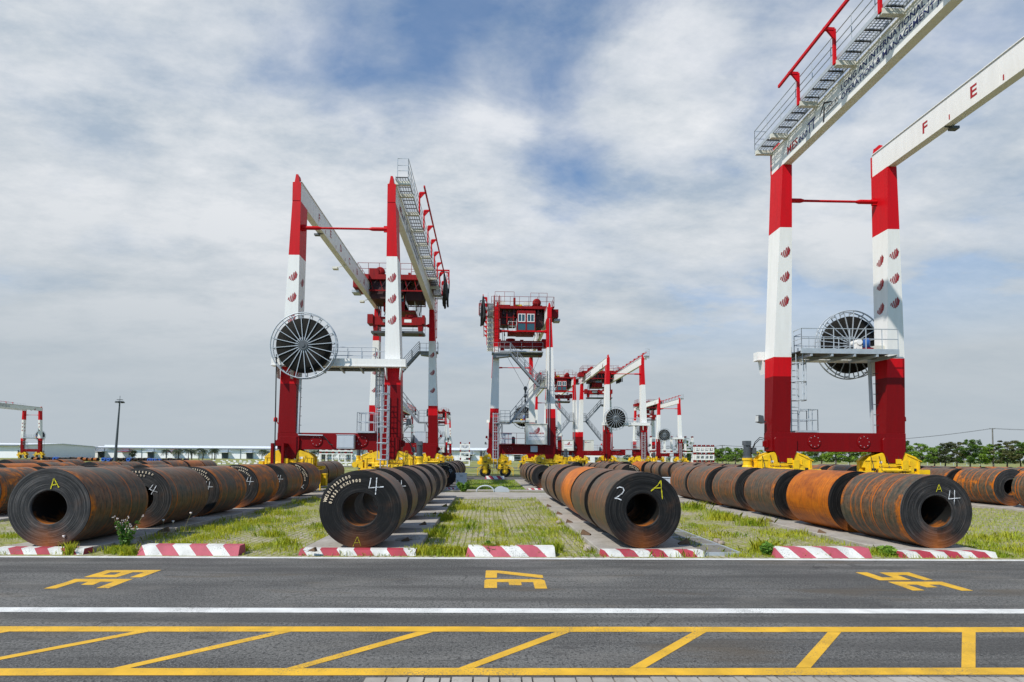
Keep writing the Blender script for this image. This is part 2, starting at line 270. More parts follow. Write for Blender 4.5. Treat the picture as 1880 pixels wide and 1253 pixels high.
# rough ground: soil and short grass
mt, nt, b = new_mat('grass_ground', rough=0.95); v = worldco(nt)
c = mix(nt, ramp(nt, noise(nt, v, 0.22, 7, 0.65), [(0.40, 0.0), (0.58, 1.0)]), (0.125, 0.160, 0.016), (0.300, 0.280, 0.060))
c = mix(nt, ramp(nt, noise(nt, v, 2.4, 5, 0.7), [(0.42, 0.0), (0.66, 0.75)]), c, (0.080, 0.120, 0.014))
c = mix(nt, ramp(nt, noise(nt, mapping(nt, v, scale=(0.5, 1.6, 1)), 0.5, 8, 0.75), [(0.53, 0.0), (0.60, 0.85)]), c, (0.40, 0.36, 0.29))
nt.links.new(c, b.inputs['Base Color']); bump(nt, b, noise(nt, v, 9, 5, 0.7), 0.9, 0.08)
def leafmat(name, a, bcol, rough=0.6, sc_=0.8, trans=0.25):
    mt, nt, b = new_mat(name, rough=rough); v = worldco(nt); oi = N(nt, 'ShaderNodeObjectInfo')
    f = math_(nt, 'ADD', math_(nt, 'MULTIPLY', noise(nt, v, sc_, 5, 0.7), 0.8), math_(nt, 'MULTIPLY', oi.outputs['Random'], 0.2))
    c = mix(nt, ramp(nt, f, [(0.38, 0.0), (0.66, 1.0)]), a, bcol)
    nt.links.new(c, b.inputs['Base Color'])
    tr = N(nt, 'ShaderNodeBsdfTranslucent'); nt.links.new(c, tr.inputs[0]); ms = N(nt, 'ShaderNodeMixShader'); ms.inputs[0].default_value = trans
    nt.links.new(b.outputs[0], ms.inputs[1]); nt.links.new(tr.outputs[0], ms.inputs[2]); nt.links.new(ms.outputs[0], nt.nodes['Material Output'].inputs[0])
leafmat('blade', (0.150, 0.300, 0.010), (0.600, 0.570, 0.035), 0.6, 1.1, 0.35)
leafmat('weed_leaf', (0.060, 0.170, 0.012), (0.190, 0.320, 0.030), 0.6, 6, 0.3)
leafmat('tree_leaf', (0.022, 0.070, 0.008), (0.200, 0.330, 0.020), 0.6, 0.7, 0.25)
leafmat('tree_leaf_olive', (0.035, 0.050, 0.014), (0.150, 0.150, 0.040), 0.6, 0.7, 0.25)
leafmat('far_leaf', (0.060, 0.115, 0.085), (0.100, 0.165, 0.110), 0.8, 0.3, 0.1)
leafmat('palm_leaf', (0.016, 0.030, 0.012), (0.050, 0.075, 0.024), 0.55, 1.5, 0.15)
new_mat('bark', (0.085, 0.070, 0.055), 0.9); new_mat('flower', (0.72, 0.62, 0.58), 0.8); new_mat('dry_stem', (0.30, 0.25, 0.12), 0.8)
mt, nt, b = new_mat('wood', rough=0.85); v = worldco(nt)
nt.links.new(mix(nt, noise(nt, mapping(nt, v, scale=(4, 1, 4)), 6, 5, 0.7), (0.055, 0.030, 0.018), (0.20, 0.115, 0.060)), b.inputs['Base Color'])
# warehouse cladding
mt, nt, b = new_mat('cladding', (0.62, 0.64, 0.67), 0.6); v = objco(nt); s = N(nt, 'ShaderNodeSeparateXYZ'); nt.links.new(v, s.inputs[0])
wv = math_(nt, 'SINE', math_(nt, 'MULTIPLY', s.outputs[0], 18)); nt.links.new(mix(nt, noise(nt, mapping(nt, v, scale=(0.1, 0.1, 0.4)), 1.5, 4), (0.74, 0.755, 0.775), (0.84, 0.85, 0.86)), b.inputs['Base Color']); bump(nt, b, wv, 0.3, 0.03)
new_mat('roof_sheet', (0.66, 0.68, 0.71), 0.5, 0.0); new_mat('gutter', (0.16, 0.19, 0.21), 0.6); new_mat('door_dark', (0.035, 0.045, 0.055), 0.5); new_mat('awning_red', (0.36, 0.02, 0.05), 0.6)
new_mat('blue_wrap', (0.02, 0.10, 0.42), 0.45)

# ------------------------------------------------------------------ mesh helpers
class MB:
    def __init__(s): s.v = []; s.f = []; s.m = []; s.sm = []
    def add(s, verts, faces, mi=0, smooth=False):
        o = len(s.v); s.v += [tuple(p) for p in verts]
        for f in faces: s.f.append([i+o for i in f]); s.m.append(mi); s.sm.append(smooth)
    def hexa(s, b4, t4, mi=0):
        s.add(list(b4)+list(t4), [(3, 2, 1, 0), (4, 5, 6, 7), (0, 1, 5, 4), (1, 2, 6, 5), (2, 3, 7, 6), (3, 0, 4, 7)], mi)
    def box(s, a, c, mi=0):
        x0, y0, z0 = [min(p, q) for p, q in zip(a, c)]; x1, y1, z1 = [max(p, q) for p, q in zip(a, c)]
        s.hexa([(x0, y0, z0), (x1, y0, z0), (x1, y1, z0), (x0, y1, z0)], [(x0, y0, z1), (x1, y0, z1), (x1, y1, z1), (x0, y1, z1)], mi)
    def bar(s, p, q, wd, ht, mi=0, up=(0, 0, 1)):
        p, q = Vector(p), Vector(q); d = (q-p).normalized(); sd = d.cross(Vector(up))
        if sd.length < 1e-4: sd = d.cross(Vector((0, 1, 0)))
        sd.normalize(); u = sd.cross(d); sd *= wd/2; u *= ht/2
        s.hexa([p-sd-u, p+sd-u, p+sd+u, p-sd+u], [q-sd-u, q+sd-u, q+sd+u, q-sd+u], mi)
    def tube(s, pts, r, n=6, mi=0, cap=True):
        pts = [Vector(p) for p in pts]; rings = []
        for i, p in enumerate(pts):
            d = ((pts[i+1]-p) if i < len(pts)-1 else Vector((0, 0, 0))) + ((p-pts[i-1]) if i else Vector((0, 0, 0)))
            d.normalize(); a = d.cross(Vector((0.0, 0.0, 1.0)))
            if a.length < 0.05: a = d.cross(Vector((0, 1, 0)))
            a.normalize(); bb = d.cross(a); rad = r[i] if isinstance(r, (list, tuple)) else r
            rings += [p + a*(rad*math.cos(2*math.pi*k/n)) + bb*(rad*math.sin(2*math.pi*k/n)) for k in range(n)]
        fs = [(i*n+k, i*n+(k+1) % n, (i+1)*n+(k+1) % n, (i+1)*n+k) for i in range(len(pts)-1) for k in range(n)]
        s.add(rings, fs, mi, n > 5)
        if cap: s.add(rings[:n], [tuple(range(n))], mi); s.add(rings[-n:], [tuple(range(n))[::-1]], mi)
    def lathe(s, prof, n, axis='y', mi=0, center=(0, 0, 0), mids=None, closed=False, smooth=True):
        cx, cy, cz = center; vs = []
        for rad, h in prof:
            for k in range(n):
                a = 2*math.pi*k/n; c_, s_ = rad*math.cos(a), rad*math.sin(a)
                vs.append((cx+c_, cy+h, cz+s_) if axis == 'y' else (cx+c_, cy+s_, cz+h) if axis == 'z' else (cx+h, cy+c_, cz+s_))
        o = len(s.v); s.v += vs; L = len(prof); rng = range(L if closed else L-1)
        for i in rng:
            j = (i+1) % L
            for k in range(n):
                s.f.append([o+i*n+k, o+j*n+k, o+j*n+(k+1) % n, o+i*n+(k+1) % n]); s.m.append(mids[i] if mids else mi); s.sm.append(smooth)
    def prism(s, poly, f0, f1, mi=0):           # poly: 2D points, f0/f1 map (a, b) to 3D on either side
        n = len(poly); a = [f0(*p) for p in poly]; c = [f1(*p) for p in poly]
        s.add(a+c, [tuple(range(n))[::-1], tuple(range(n, 2*n))] + [(i, (i+1) % n, n+(i+1) % n, n+i) for i in range(n)], mi)
    def build(s, name, mats, parent=None, loc=None, bevel=0):
        me = bpy.data.meshes.new(name); me.from_pydata(s.v, [], s.f)
        for q in (mats if isinstance(mats, (list, tuple)) else [mats]): me.materials.append(MAT[q])
        me.polygons.foreach_set('material_index', s.m); me.polygons.foreach_set('use_smooth', s.sm); me.update()
        o = bpy.data.objects.new(name, me); col.objects.link(o)
        if parent: o.parent = parent
        if loc: o.location = loc
        if bevel:
            md = o.modifiers.new('bevel', 'BEVEL'); md.width = bevel; md.segments = 1; md.limit_method = 'ANGLE'; md.angle_limit = R(40)
        return o
def tag(o, label=None, cat=None, group=None, kind=None):
    for k, q in (('label', label), ('category', cat), ('group', group), ('kind', kind)):
        if q: o[k] = q
    return o
def empty(name, loc=(0, 0, 0), rz=0.0):
    o = bpy.data.objects.new(name, None); col.objects.link(o); o.location = loc; o.rotation_euler = (0, 0, rz); o.empty_display_size = 0.5; return o
def copy_tree(o, parent=None):
    c = o.copy(); col.objects.link(c)
    if parent: c.parent = parent
    for ch in list(o.children): copy_tree(ch, c)
    return c
_tc = {}
def text_geo(st, size, bold=0.0):
    key = (st, size, bold)
    if key not in _tc:
        cu = bpy.data.curves.new('text', 'FONT'); cu.body = st; cu.size = size; cu.offset = bold*size; cu.resolution_u = 2
        ob = bpy.data.objects.new('text', cu); col.objects.link(ob); dg = bpy.context.evaluated_depsgraph_get(); dg.update()
        me = bpy.data.meshes.new_from_object(ob.evaluated_get(dg)); vs = [tuple(p.co) for p in me.vertices]; fs = [tuple(p.vertices) for p in me.polygons]
        bpy.data.objects.remove(ob); bpy.data.curves.remove(cu); bpy.data.meshes.remove(me)
        w_ = max((p[0] for p in vs), default=0); _tc[key] = (vs, fs, w_)
    return _tc[key]
def put_text(mb, st, size, org, ax, ay, mi=0, bold=0.012, wscale=1.0, width=None):
    vs, fs, w_ = text_geo(st, size, bold); org, ax, ay = Vector(org), Vector(ax), Vector(ay)
    k = (width/w_) if width and w_ else wscale
    mb.add([org + ax*(p[0]*k) + ay*p[1] for p in vs], fs, mi); return w_*k
def railing(mb, path, h=1.05, step=1.3, r=0.022, mids=(0.5,), mi=0, kick=False):
    path = [Vector(p) for p in path]; up = Vector((0, 0, 1))
    for fr in (1.0,)+tuple(mids): mb.tube([p+up*h*fr for p in path], r, 5, mi)
    for a, c in zip(path[:-1], path[1:]):
        n = max(1, round((c-a).length/step))
        for i in range(n+1): p = a.lerp(c, i/n); mb.tube([p, p+up*h], r, 5, mi)
        if kick: mb.bar(a+up*0.07, c+up*0.07, 0.012, 0.12, mi)
def caged_ladder(mb, x, y, z0, z1, outy, cage0=None, rr=0.34, mi=0, wd=0.42):
    for sx in (-1, 1): mb.tube([(x+sx*wd/2, y, z0), (x+sx*wd/2, y, z1)], 0.036, 5, mi)
    n = int((z1-z0)/0.32)
    for i in range(1, n): mb.tube([(x-wd/2, y, z0+i*0.32), (x+wd/2, y, z0+i*0.32)], 0.02, 4, mi)
    if cage0 is None: return
    def arc(z): return [(x+rr*math.cos(a)*1.0, y+outy*(0.12+rr*(0.75+math.sin(a)*1.0)), z) for a in [R(t) for t in range(-40, 221, 26)]]
    z = cage0
    while z <= z1+0.01: mb.tube(arc(z), 0.034, 4, mi); z += 0.95
    aa = arc(0)
    for k in (1, 3, 5, 7, 9): mb.tube([(aa[k][0], aa[k][1], cage0), (aa[k][0], aa[k][1], z1)], 0.022, 4, mi)
def stair(mb, a, c, y0, y1, mi=0):
    a, c = Vector((a[0], 0, a[1])), Vector((c[0], 0, c[1]))
    for y in (y0, y1): mb.bar((a.x, y, a.z), (c.x, y, c.z), 0.05, 0.24, mi)
    n = int(abs(c.z-a.z)/0.22)
    for i in range(1, n): p = a.lerp(c, i/n); mb.box((p.x-0.12, min(y0, y1)+0.03, p.z-0.02), (p.x+0.12, max(y0, y1)-0.03, p.z+0.015), mi)
    for y in (y0, y1): railing(mb, [(a.x, y, a.z+0.1), (c.x, y, c.z+0.1)], 1.0, 1.1, 0.03, (0.5,), mi)
# the red five-bar mark
BARS = [(-0.22, -0.12, 0.15), (-0.13, -0.18, 0.32), (-0.04, -0.23, 0.50), (0.05, -0.23, 0.56), (0.14, -0.18, 0.44), (0.225, -0.09, 0.27)]
def mark(mb, org, ax, ay, nrm, s_=1.0, mr=2, mk=3):
    org, ax, ay, nrm = Vector(org), Vector(ax), Vector(ay), Vector(nrm)
    for dx, mi, off in ((0.016, mk, 0.004), (0.0, mr, 0.007)):
        for bx, z0, h in BARS:
            w_ = 0.05
            poly = [(bx+dx-w_/2, z0), (bx+dx+w_/2, z0), (bx+dx+w_/2+0.25*h, z0+h*0.92), (bx+dx+0.25*h, z0+h), (bx+dx-w_/2+0.25*h, z0+h*0.92)]
            mb.add([org+ax*(p[0]*s_-0.04*s_)+ay*(p[1]*s_*1.15-0.03)+nrm*off for p in poly], [tuple(range(5))], mi)

# ------------------------------------------------------------------ ground, road, paint
def sheet(name, x0, y0, x1, y1, z, mat, kind='structure', nx=1, ny=1):
    b_ = MB(); b_.add([(x0, y0, z), (x1, y0, z), (x1, y1, z), (x0, y1, z)], [(0, 1, 2, 3)]); o = b_.build(name, mat); o['kind'] = kind; return o
sheet('ground', -3000, -300, 3000, 4500, -0.03, 'grass_ground')
YE = gr(940, 1027.5).y
Y5 = gr(940, 1245).y
sheet('road', -160, Y5-1.5, 160, YE+0.10, 0.0, 'asphalt')
sheet('paving', -40, YE+0.10, 34, 28.0, -0.005, 'pavers')
sheet('paving', -40, 33.4, 60, 49.0, -0.005, 'pavers')
sheet('road', -200, 49.2, 220, 57.6, 0.0, 'asphalt')
sheet('road', -200, 98, 220, 106, 0.0, 'asphalt')
sheet('paving', -70, 59, 110, 97, -0.01, 'grass_ground')
# pale concrete runway strips, cable trench with its kerbs
for (ya, yb, z, mt_) in ((27.3, 28.1, 0.03, 'concrete'), (28.5, 32.6, 0.012, 'concrete'), (33.6, 33.95, 0.05, 'concrete'), (34.25, 34.6, 0.05, 'concrete'), (33.95, 34.25, -0.02, 'dark_steel')):
    b_ = MB(); b_.box((-60, ya, -0.2), (70, yb, z)); b_.build('runway_strip', mt_)['kind'] = 'structure'
def strip_px(u0_, u1_, va, vb, z, mat):          # a painted line along the road
    ya, yb = gr(940, vb).y, gr(940, va).y
    b_ = MB(); n = 60
    for i in range(n):
        xa, xb = u0_+(u1_-u0_)*i/n, u0_+(u1_-u0_)*(i+1)/n; j = [random.uniform(-0.006, 0.006) for _ in range(2)]
        b_.add([(xa, ya+j[0], z), (xb, ya+j[1], z), (xb, yb+j[1], z), (xa, yb+j[0], z)], [(0, 1, 2, 3)])
    o = b_.build('road_marking', mat); o['kind'] = 'structure'; return ya, yb
strip_px(-60, 60, 1024.6, 1027.3, 0.004, 'road_white')
strip_px(-60, 60, 1117.5, 1126, 0.004, 'road_white')
yt = strip_px(-60, 60, 1151.5, 1160.8, 0.004, 'road_yellow')
yb_ = strip_px(-60, 60, 1227.5, 1240.5, 0.004, 'road_yellow')
b_ = MB()
for (t0, t1, q0, q1) in ((-10, 16, -432, -402), (245, 272, -110, -80), (505, 534, 207, 238), (765, 795, 527, 557), (1020, 1047, 842, 870), (1272, 1297, 1155, 1185), (1520, 1545, 1460, 1488), (1767, 1792, 1764, 1790), (2012, 2040, 2070, 2096)):
    yT, yB = yt[0]-0.003, yb_[1]+0.003
    def gx(u, y): p = at(u, 1190, y); return p.x
    b_.add([(gx(q0, yB), yB, 0.004), (gx(q1, yB), yB, 0.004), (gx(t1, yT), yT, 0.004), (gx(t0, yT), yT, 0.004)], [(0, 1, 2, 3)])
b_.build('road_marking', 'road_yellow')['kind'] = 'structure'
def glyph(name, ox, oy, k, polys):
    b_ = MB()
    for pl in polys:
        b_.add([tuple(gr(ox+a*k, oy+c*k, 0.004)) for a, c in pl][::-1], [tuple(range(len(pl)))])
    b_.build('road_number', 'road_yellow')['kind'] = 'structure'
glyph('37', 860, 1030, 0.09574, [[(335, 185), (560, 185), (1420, 275), (1437, 328), (1380, 328), (550, 235), (545, 325), (322, 325)],
    [(345, 352), (1385, 352), (1460, 375), (1512, 532), (1275, 532), (1240, 408), (1010, 408), (1022, 468), (785, 468), (768, 408), (548, 408), (550, 520), (303, 520), (308, 375)]])
glyph('39', 60, 1030, 0.1383, [[(980, 125), (1710, 122), (1627, 152), (891, 152)], [(891, 152), (1035, 152), (935, 185), (783, 185)], [(1175, 152), (1330, 152), (1225, 185), (1085, 185)], [(783, 185), (1225, 185), (1110, 218), (675, 218)], [(1480, 152), (1627, 152), (1440, 219), (1285, 220)],
    [(560, 240), (1335, 240), (1230, 277), (460, 277)], [(460, 277), (600, 277), (305, 368), (145, 368)], [(735, 277), (900, 277), (800, 320), (640, 318)], [(1075, 277), (1230, 277), (1010, 362), (840, 362)]])
glyph('35', 1560, 1030, 0.12766, [[(80, 165), (250, 165), (470, 238), (625, 238), (425, 168), (850, 165), (1200, 275), (1080, 280), (810, 203), (690, 203), (885, 278), (430, 280)],
    [(545, 300), (1320, 298), (1780, 430), (1610, 430), (1290, 342), (1145, 342), (1265, 380), (1110, 382), (965, 342), (820, 342), (1080, 425), (910, 427)]])
# paving along the near edge
b_ = MB(); x = -1.2
while x < 9:
    w_ = random.choice((0.11, 0.16, 0.22)); y1 = Y5-0.045+random.uniform(-0.012, 0.012)
    b_.hexa([(x, y1-0.34, -0.05), (x+w_-0.008, y1-0.34, -0.05), (x+w_-0.008, y1, -0.05), (x, y1, -0.05)], [(x+0.004, y1-0.34, 0.03), (x+w_-0.012, y1-0.34, 0.03), (x+w_-0.014, y1-0.012, 0.03), (x+0.006, y1-0.012, 0.03)]); x += w_
b_.build('kerb_paving', 'concrete')['kind'] = 'structure'

# ------------------------------------------------------------------ pads, kerbs and barriers
def striped_block(name, x0, x1, y0, y1, h, n, red, slope, topin, label, cat, group, skew=0.35, endcut=0.0):
    b_ = MB(); w_ = (x1-x0)
    def P(t, k):       # t along, k: 0 base front, 1 top front edge, 2 top back
        x = x0+w_*t + (skew*h*(0 if k == 0 else -1.0 if k == 1 else -1.35))*(1 if 0 < t < 1 else 0); x = min(max(x, x0+(0 if k == 0 else endcut)), x1-(0 if k == 0 else endcut*.25))
        return (x, y0 if k == 0 else y0+topin if k == 1 else y1, -0.01 if k == 0 else h, )
    ed = [0]+[(i+0.55)/n for i in range(n)]+[1.0]
    for i in range(len(ed)-1):
        mi = i % 2
        for k in (0, 1):
            a, c, d, e = P(ed[i], k), P(ed[i+1], k), P(ed[i+1], k+1), P(ed[i], k+1)
            b_.add([a, c, d, e], [(0, 1, 2, 3)], mi)
    b_.add([(x0, y0, -.01), P(0, 1), P(0, 2), (x0, y1, -.01)], [(0, 1, 2, 3)], 0)
    b_.add([(x1, y0, -.01), P(1, 1), P(1, 2), (x1, y1, -.01)], [(3, 2, 1, 0)], 0)
    b_.add([(x0, y1, -.01), (x1, y1, -.01), P(1, 2), P(0, 2)], [(3, 2, 1, 0)], 1)
    o = b_.build(name, [red, 'kerb_white']); tag(o, label, cat, group); return o
YB = gr(940, 1023).y
BL = [(250, 437, 'low red and white striped barrier in front of the left grass strip'), (855, 1020, 'low striped barrier half hidden by weeds, below the central grass strip'), (1424, 1602, 'clean low striped barrier between the two right-hand coil rows')]
for ua, ub, lb in BL:
    y = YB+0.03; striped_block('traffic_barrier', at(ua, 1022, y).x, at(ub, 1022, y).x, y, y+0.36, 0.205, 6 if ub-ua > 170 else 5, 'kerb_pink', 0, 0.10, lb, 'barrier', 'striped barriers along the road', 1.1, 0.05)
PADS = []   # (x centre, y front, y back, half width)
def pad(xc, y0, y1, hw, z=0.12, nm='concrete_pad'):
    b_ = MB(); n = max(2, int((y1-y0)/3.0))
    for i in range(n):
        a, c = y0+(y1-y0)*i/n, y0+(y1-y0)*(i+1)/n-0.03; j = random.uniform(-0.012, 0.008)
        b_.box((xc-hw+random.uniform(-.03, .03), a, -0.1), (xc+hw+random.uniform(-.03, .03), c, z+j))
    o = b_.build(nm, 'concrete', bevel=0.015); o['kind'] = 'structure'; PADS.append((xc, y0, y1, hw)); return o
YK = gr(940, 1021.5).y
RX = {1: -10.02, 2: -2.95, 3: 3.74, 4: 10.90}
KERB = {1: (-18, 152, 'flat striped kerb stone under the front coil marked with a yellow A at far left'), 2: (547, 763, 'flat striped kerb stone under the coil stencilled with two lines of numbers'), 3: (1105, 1294, 'flat striped kerb stone under the coil chalked with a white 2'), 4: (1655, 1832, 'flat striped kerb stone under the front coil at right')}
for k, (ua, ub, lb) in KERB.items():
    xa, xb = at(ua, 1018, YK).x, at(ub, 1018, YK).x
    striped_block('kerb_stone', xa, xb, YK, YK+0.30, 0.125, 7, 'kerb_red', 0, 0.05, lb, 'kerb stone', 'striped kerb stones along the road', 0.9, 0.03)
    pad((xa+xb)/2, YK+0.31, 28.3, (xb-xa)/2, 0.115)
b_ = MB(); xa = at(1296, 1016, YK).x      # the flat slab with metal edging beside the third pad
for i in range(5): b_.box((xa, YK+0.2+i*1.15, -0.1), (xa+0.86, YK+0.2+i*1.15+1.11, 0.06), 0)
for i in range(6): b_.box((xa-0.01, YK+0.16+i*1.15, -0.1), (xa+0.88, YK+0.195+i*1.15, 0.075), 1)
for s_ in (0, 0.87): b_.box((xa+s_, YK+0.16, -0.1), (xa+s_+0.035, YK+5.95, 0.078), 1)
b_.build('drain_cover', ['dark_concrete', 'galvanised'])['kind'] = 'structure'
for xc, y0, y1 in ((-17.1, 16, 28), (-24.2, 24, 28.3), (24.9, 20, 30), (-31.4, 33.6, 40), (-24.2, 34.8, 46), (-12.4, 34.8, 44), (-2.9, 34.8, 49), (3.9, 34.8, 49)): pad(xc, y0, y1, 1.2, 0.10)
for k in (10.9, 17.9, 24.9, 31.9, 38.9, 45.9, 52.9): pad(k, 34.8, 49, 1.2, 0.10)
for (ua, ub, lb) in ((820, 838, 'tiny striped kerb stone on the second block beside the grey cabinet'), (968, 998, 'tiny striped kerb stone on the second block right of the grass')):
    y = 34.9; striped_block('kerb_stone', at(ua, 898, y).x, at(ub, 898, y).x, y-.2, y, 0.14, 5, 'kerb_red', 0, 0.05, lb, 'kerb stone', 'striped kerb stones along the road', 0.9, 0.03)
y = gr(905, 880).y; striped_block('traffic_barrier', at(890, 880, y).x, at(926, 880, y).x, y, y+0.4, 0.30, 5, 'kerb_red', 0, 0.10, 'small distant striped barrier at the far end of the central grass strip', 'barrier', 'striped barriers along the road', 0.9, 0.09)

# ------------------------------------------------------------------ steel coils
def coil_mesh(seed):
    rr = random.Random(seed); n = 96; b_ = MB(); rb = 0.212
    def face(h0, sgn):
        pr = []; k = 22; h = 0
        for i in range(k+1):
            r = rb+0.012+(0.488-rb-0.012)*i/k
            pr.append((r, h0+sgn*h)); h = max(0, min(0.005, h+rr.uniform(-0.003, 0.003))) if i % 2 == 0 else h
        return pr
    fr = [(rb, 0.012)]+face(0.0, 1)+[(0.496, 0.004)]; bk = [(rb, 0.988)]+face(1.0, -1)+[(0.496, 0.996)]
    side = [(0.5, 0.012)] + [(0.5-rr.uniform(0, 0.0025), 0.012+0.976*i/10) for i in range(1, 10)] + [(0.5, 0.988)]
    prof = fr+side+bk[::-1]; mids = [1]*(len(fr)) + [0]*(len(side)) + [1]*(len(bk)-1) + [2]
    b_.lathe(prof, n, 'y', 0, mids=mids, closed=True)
    # outer wrap end: a slightly raised tongue
    a0 = rr.uniform(0.2, 2.8)
    vs = []
    for i in range(13):
        a = a0+i*0.10; rad = 0.5+0.006*(1-i/12.0)
        vs += [(rad*math.cos(a), 0.02, rad*math.sin(a)), (rad*math.cos(a), 0.98, rad*math.sin(a))]
    b_.add(vs, [(2*i, 2*i+1, 2*i+3, 2*i+2) for i in range(12)], 0, True)
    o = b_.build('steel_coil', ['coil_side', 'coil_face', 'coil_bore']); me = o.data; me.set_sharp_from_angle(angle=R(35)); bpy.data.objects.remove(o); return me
CM = [coil_mesh(s) for s in range(5)]
def coil(x, y, od, L, rust, bright, label, group, wide=1.0, z=0.115, yaw=0.0):
    o = bpy.data.objects.new('steel_coil', random.choice(CM)); col.objects.link(o)
    o.location = (x, y, z+od/2-0.004); o.scale = (od*wide, L, od); o.rotation_euler = (0, 0, R(yaw))
    o.color = (rust, bright, random.random(), random.uniform(.05, .45)); tag(o, label, 'steel coil', group); return o
STROKE = {'4': [[(-0.30, 0.50), (-0.36, 0.10), (-0.42, -0.14), (0.0, -0.10), (0.48, -0.06)], [(0.06, 0.52), (0.04, 0.0), (0.0, -0.56)]],
          'A': [[(-0.38, -0.5), (-0.16, 0.05), (0.02, 0.5), (0.20, 0.02), (0.38, -0.46)], [(-0.27, -0.16), (0.27, -0.12)]],
          '2': [[(-0.32, 0.36), (-0.12, 0.5), (0.16, 0.48), (0.28, 0.28), (0.18, 0.02), (-0.14, -0.30), (-0.38, -0.48), (-0.1, -0.46), (0.2, -0.54)]],
          'Aside': [[(-0.42, -0.12), (-0.05, 0.20), (0.12, 0.46), (0.16, -0.1), (0.20, -0.56)], [(-0.20, 0.04), (0.14, 0.06)]]}
def chalk(co, ch, cx, cz, size, mat, tilt=0.0, th=0.012):
    b_ = MB(); t = R(tilt); ca, sa = math.cos(t), math.sin(t)
    for st in STROKE[ch]:
        pts = [(cx+size*(a*ca-c*sa), cz+size*(a*sa+c*ca)) for a, c in st]
        for p, q in zip(pts[:-1], pts[1:]):
            n = 5
            for i in range(n):
                a = (p[0]+(q[0]-p[0])*(i-0.08)/n, p[1]+(q[1]-p[1])*(i-0.08)/n); c = (p[0]+(q[0]-p[0])*(i+1.08)/n, p[1]+(q[1]-p[1])*(i+1.08)/n)
                dx, dz = c[0]-a[0], c[1]-a[1]; l = math.hypot(dx, dz) or 1; w_ = th*random.uniform(0.40, 0.85)/2; nx, nz = -dz/l*w_, dx/l*w_
                b_.add([(a[0]-nx, -0.006, a[1]-nz), (c[0]-nx, -0.006, c[1]-nz), (c[0]+nx, -0.006, c[1]+nz), (a[0]+nx, -0.006, a[1]+nz)], [(0, 1, 2, 3)])
    b_.build('chalk_mark', mat, co)
def stencil(co, lines, a0, size=0.052, r=0.43, step=7.0):
    b_ = MB()
    for li, tx in enumerate(lines):
        rad = r-li*size*1.25
        for i, ch in enumerate(tx):
            a = R(a0-i*step*(r/rad)); up = Vector((math.cos(a), 0, math.sin(a))); ax = Vector((math.sin(a), 0, -math.cos(a)))
            if ch != ' ': put_text(b_, ch, size, Vector((0, -0.007, 0))+up*(rad-size*0.4)-ax*size*0.28, ax, up, 0, 0.03, wscale=0.85)
    b_.build('stencil_lettering', 'stencil', co)
ORD = ['first', 'second', 'third', 'fourth', 'fifth', 'sixth', 'seventh', 'eighth', 'ninth', 'tenth', 'eleventh', 'twelfth']
def yd(depth, x): return depth-0.0154*x
def row(x, depths, od, L, rusts, desc, group, brights=None, wide=1.0, z=0.115, first=0, jit=0.05):
    res = []
    for i, d in enumerate(depths):
        l_ = L[i] if isinstance(L, (list, tuple)) else L; o_ = od[i] if isinstance(od, (list, tuple)) else od*random.uniform(0.97, 1.01)
        rs = rusts[i] if isinstance(rusts, (list, tuple)) else rusts*random.uniform(0.5, 1.3); br = brights[i] if brights else random.uniform(0.35, 0.75)
        tone = 'bright orange rusted' if rs > 0.75 else 'rust-streaked brown' if rs > 0.42 else 'dark grey'
        res.append(coil(x+random.uniform(-jit, jit), yd(d, x), o_, l_, rs, br, '%s steel coil, %s in %s' % (tone, ORD[i+first], desc), group, wide, z, random.uniform(-0.7, 0.7)))
    return res
GN, GS, GF = 'steel coils in the near rows', 'steel coils in the second block of rows', 'steel coils in the far rows'
r1 = row(-10.02, [12.0, 15.05, 17.8, 20.9, 23.8, 26.7], [1.80, 1.74, 1.72, 1.74, 1.72, 1.74], [2.05, 2.0, 2.0, 2.0, 1.9, 2.0], [0.36, 0.30, 0.46, 0.55, 0.40, 0.45], 'the near row at left of the grass', GN, [0.55, 0.62, 0.55, 0.50, 0.6, 0.5], 1.05)
r1[0]['label'] = 'dark steel coil at the front left with a big yellow A on its face'
chalk(r1[0], 'A', 0.06, 0.31, 0.13, 'chalk_yellow', 8, 0.022)
chalk(r1[1], '4', 0.22, 0.14, 0.15, 'chalk_white', -25, 0.013)
stencil(r1[1], ['17966500', 'X1900'], 112, 0.05, 0.44)
for i, cx, cz in ((2, 0.30, 0.12), (3, 0.31, 0.13), (4, 0.30, 0.12)): chalk(r1[i], '4', cx, cz, 0.17, 'chalk_white', -6, 0.014)
for i in (2, 3): stencil(r1[i], ['WXSB17966400', '01950.00X1900'], 118, 0.05, 0.45, 5.6)
stencil(r1[5], ['WXSB17966300', '01950.00X1900'], 75, 0.05, 0.45, 5.6); chalk(r1[5], '4', 0.30, -0.20, 0.15, 'chalk_white', -40, 0.013)
r2 = row(-2.95, [12.1, 14.4, 17.3, 20.2, 23.2, 26.2], [1.80, 1.80, 1.78, 1.76, 1.78, 1.76], [1.10, 1.25, 1.3, 1.3, 1.35, 1.3], 0.22, 'the near row left of the central grass', GN, [0.62, 0.60, 0.58, 0.60, 0.56, 0.6], 1.05)
r2[0]['label'] = 'black-faced steel coil with two stencilled number lines and a white chalk 4'
chalk(r2[0], '4', 0.185, 0.305, 0.20, 'chalk_white', 0, 0.016); chalk(r2[0], 'A', -0.03, -0.41, 0.125, 'chalk_yellow', 0, 0.007)
stencil(r2[0], ['WXSB17923500', '01953.00X1900'], 166, 0.055, 0.445, 5.3)
chalk(r2[1], '4', 0.33, 0.24, 0.15, 'chalk_white', 0, 0.013)
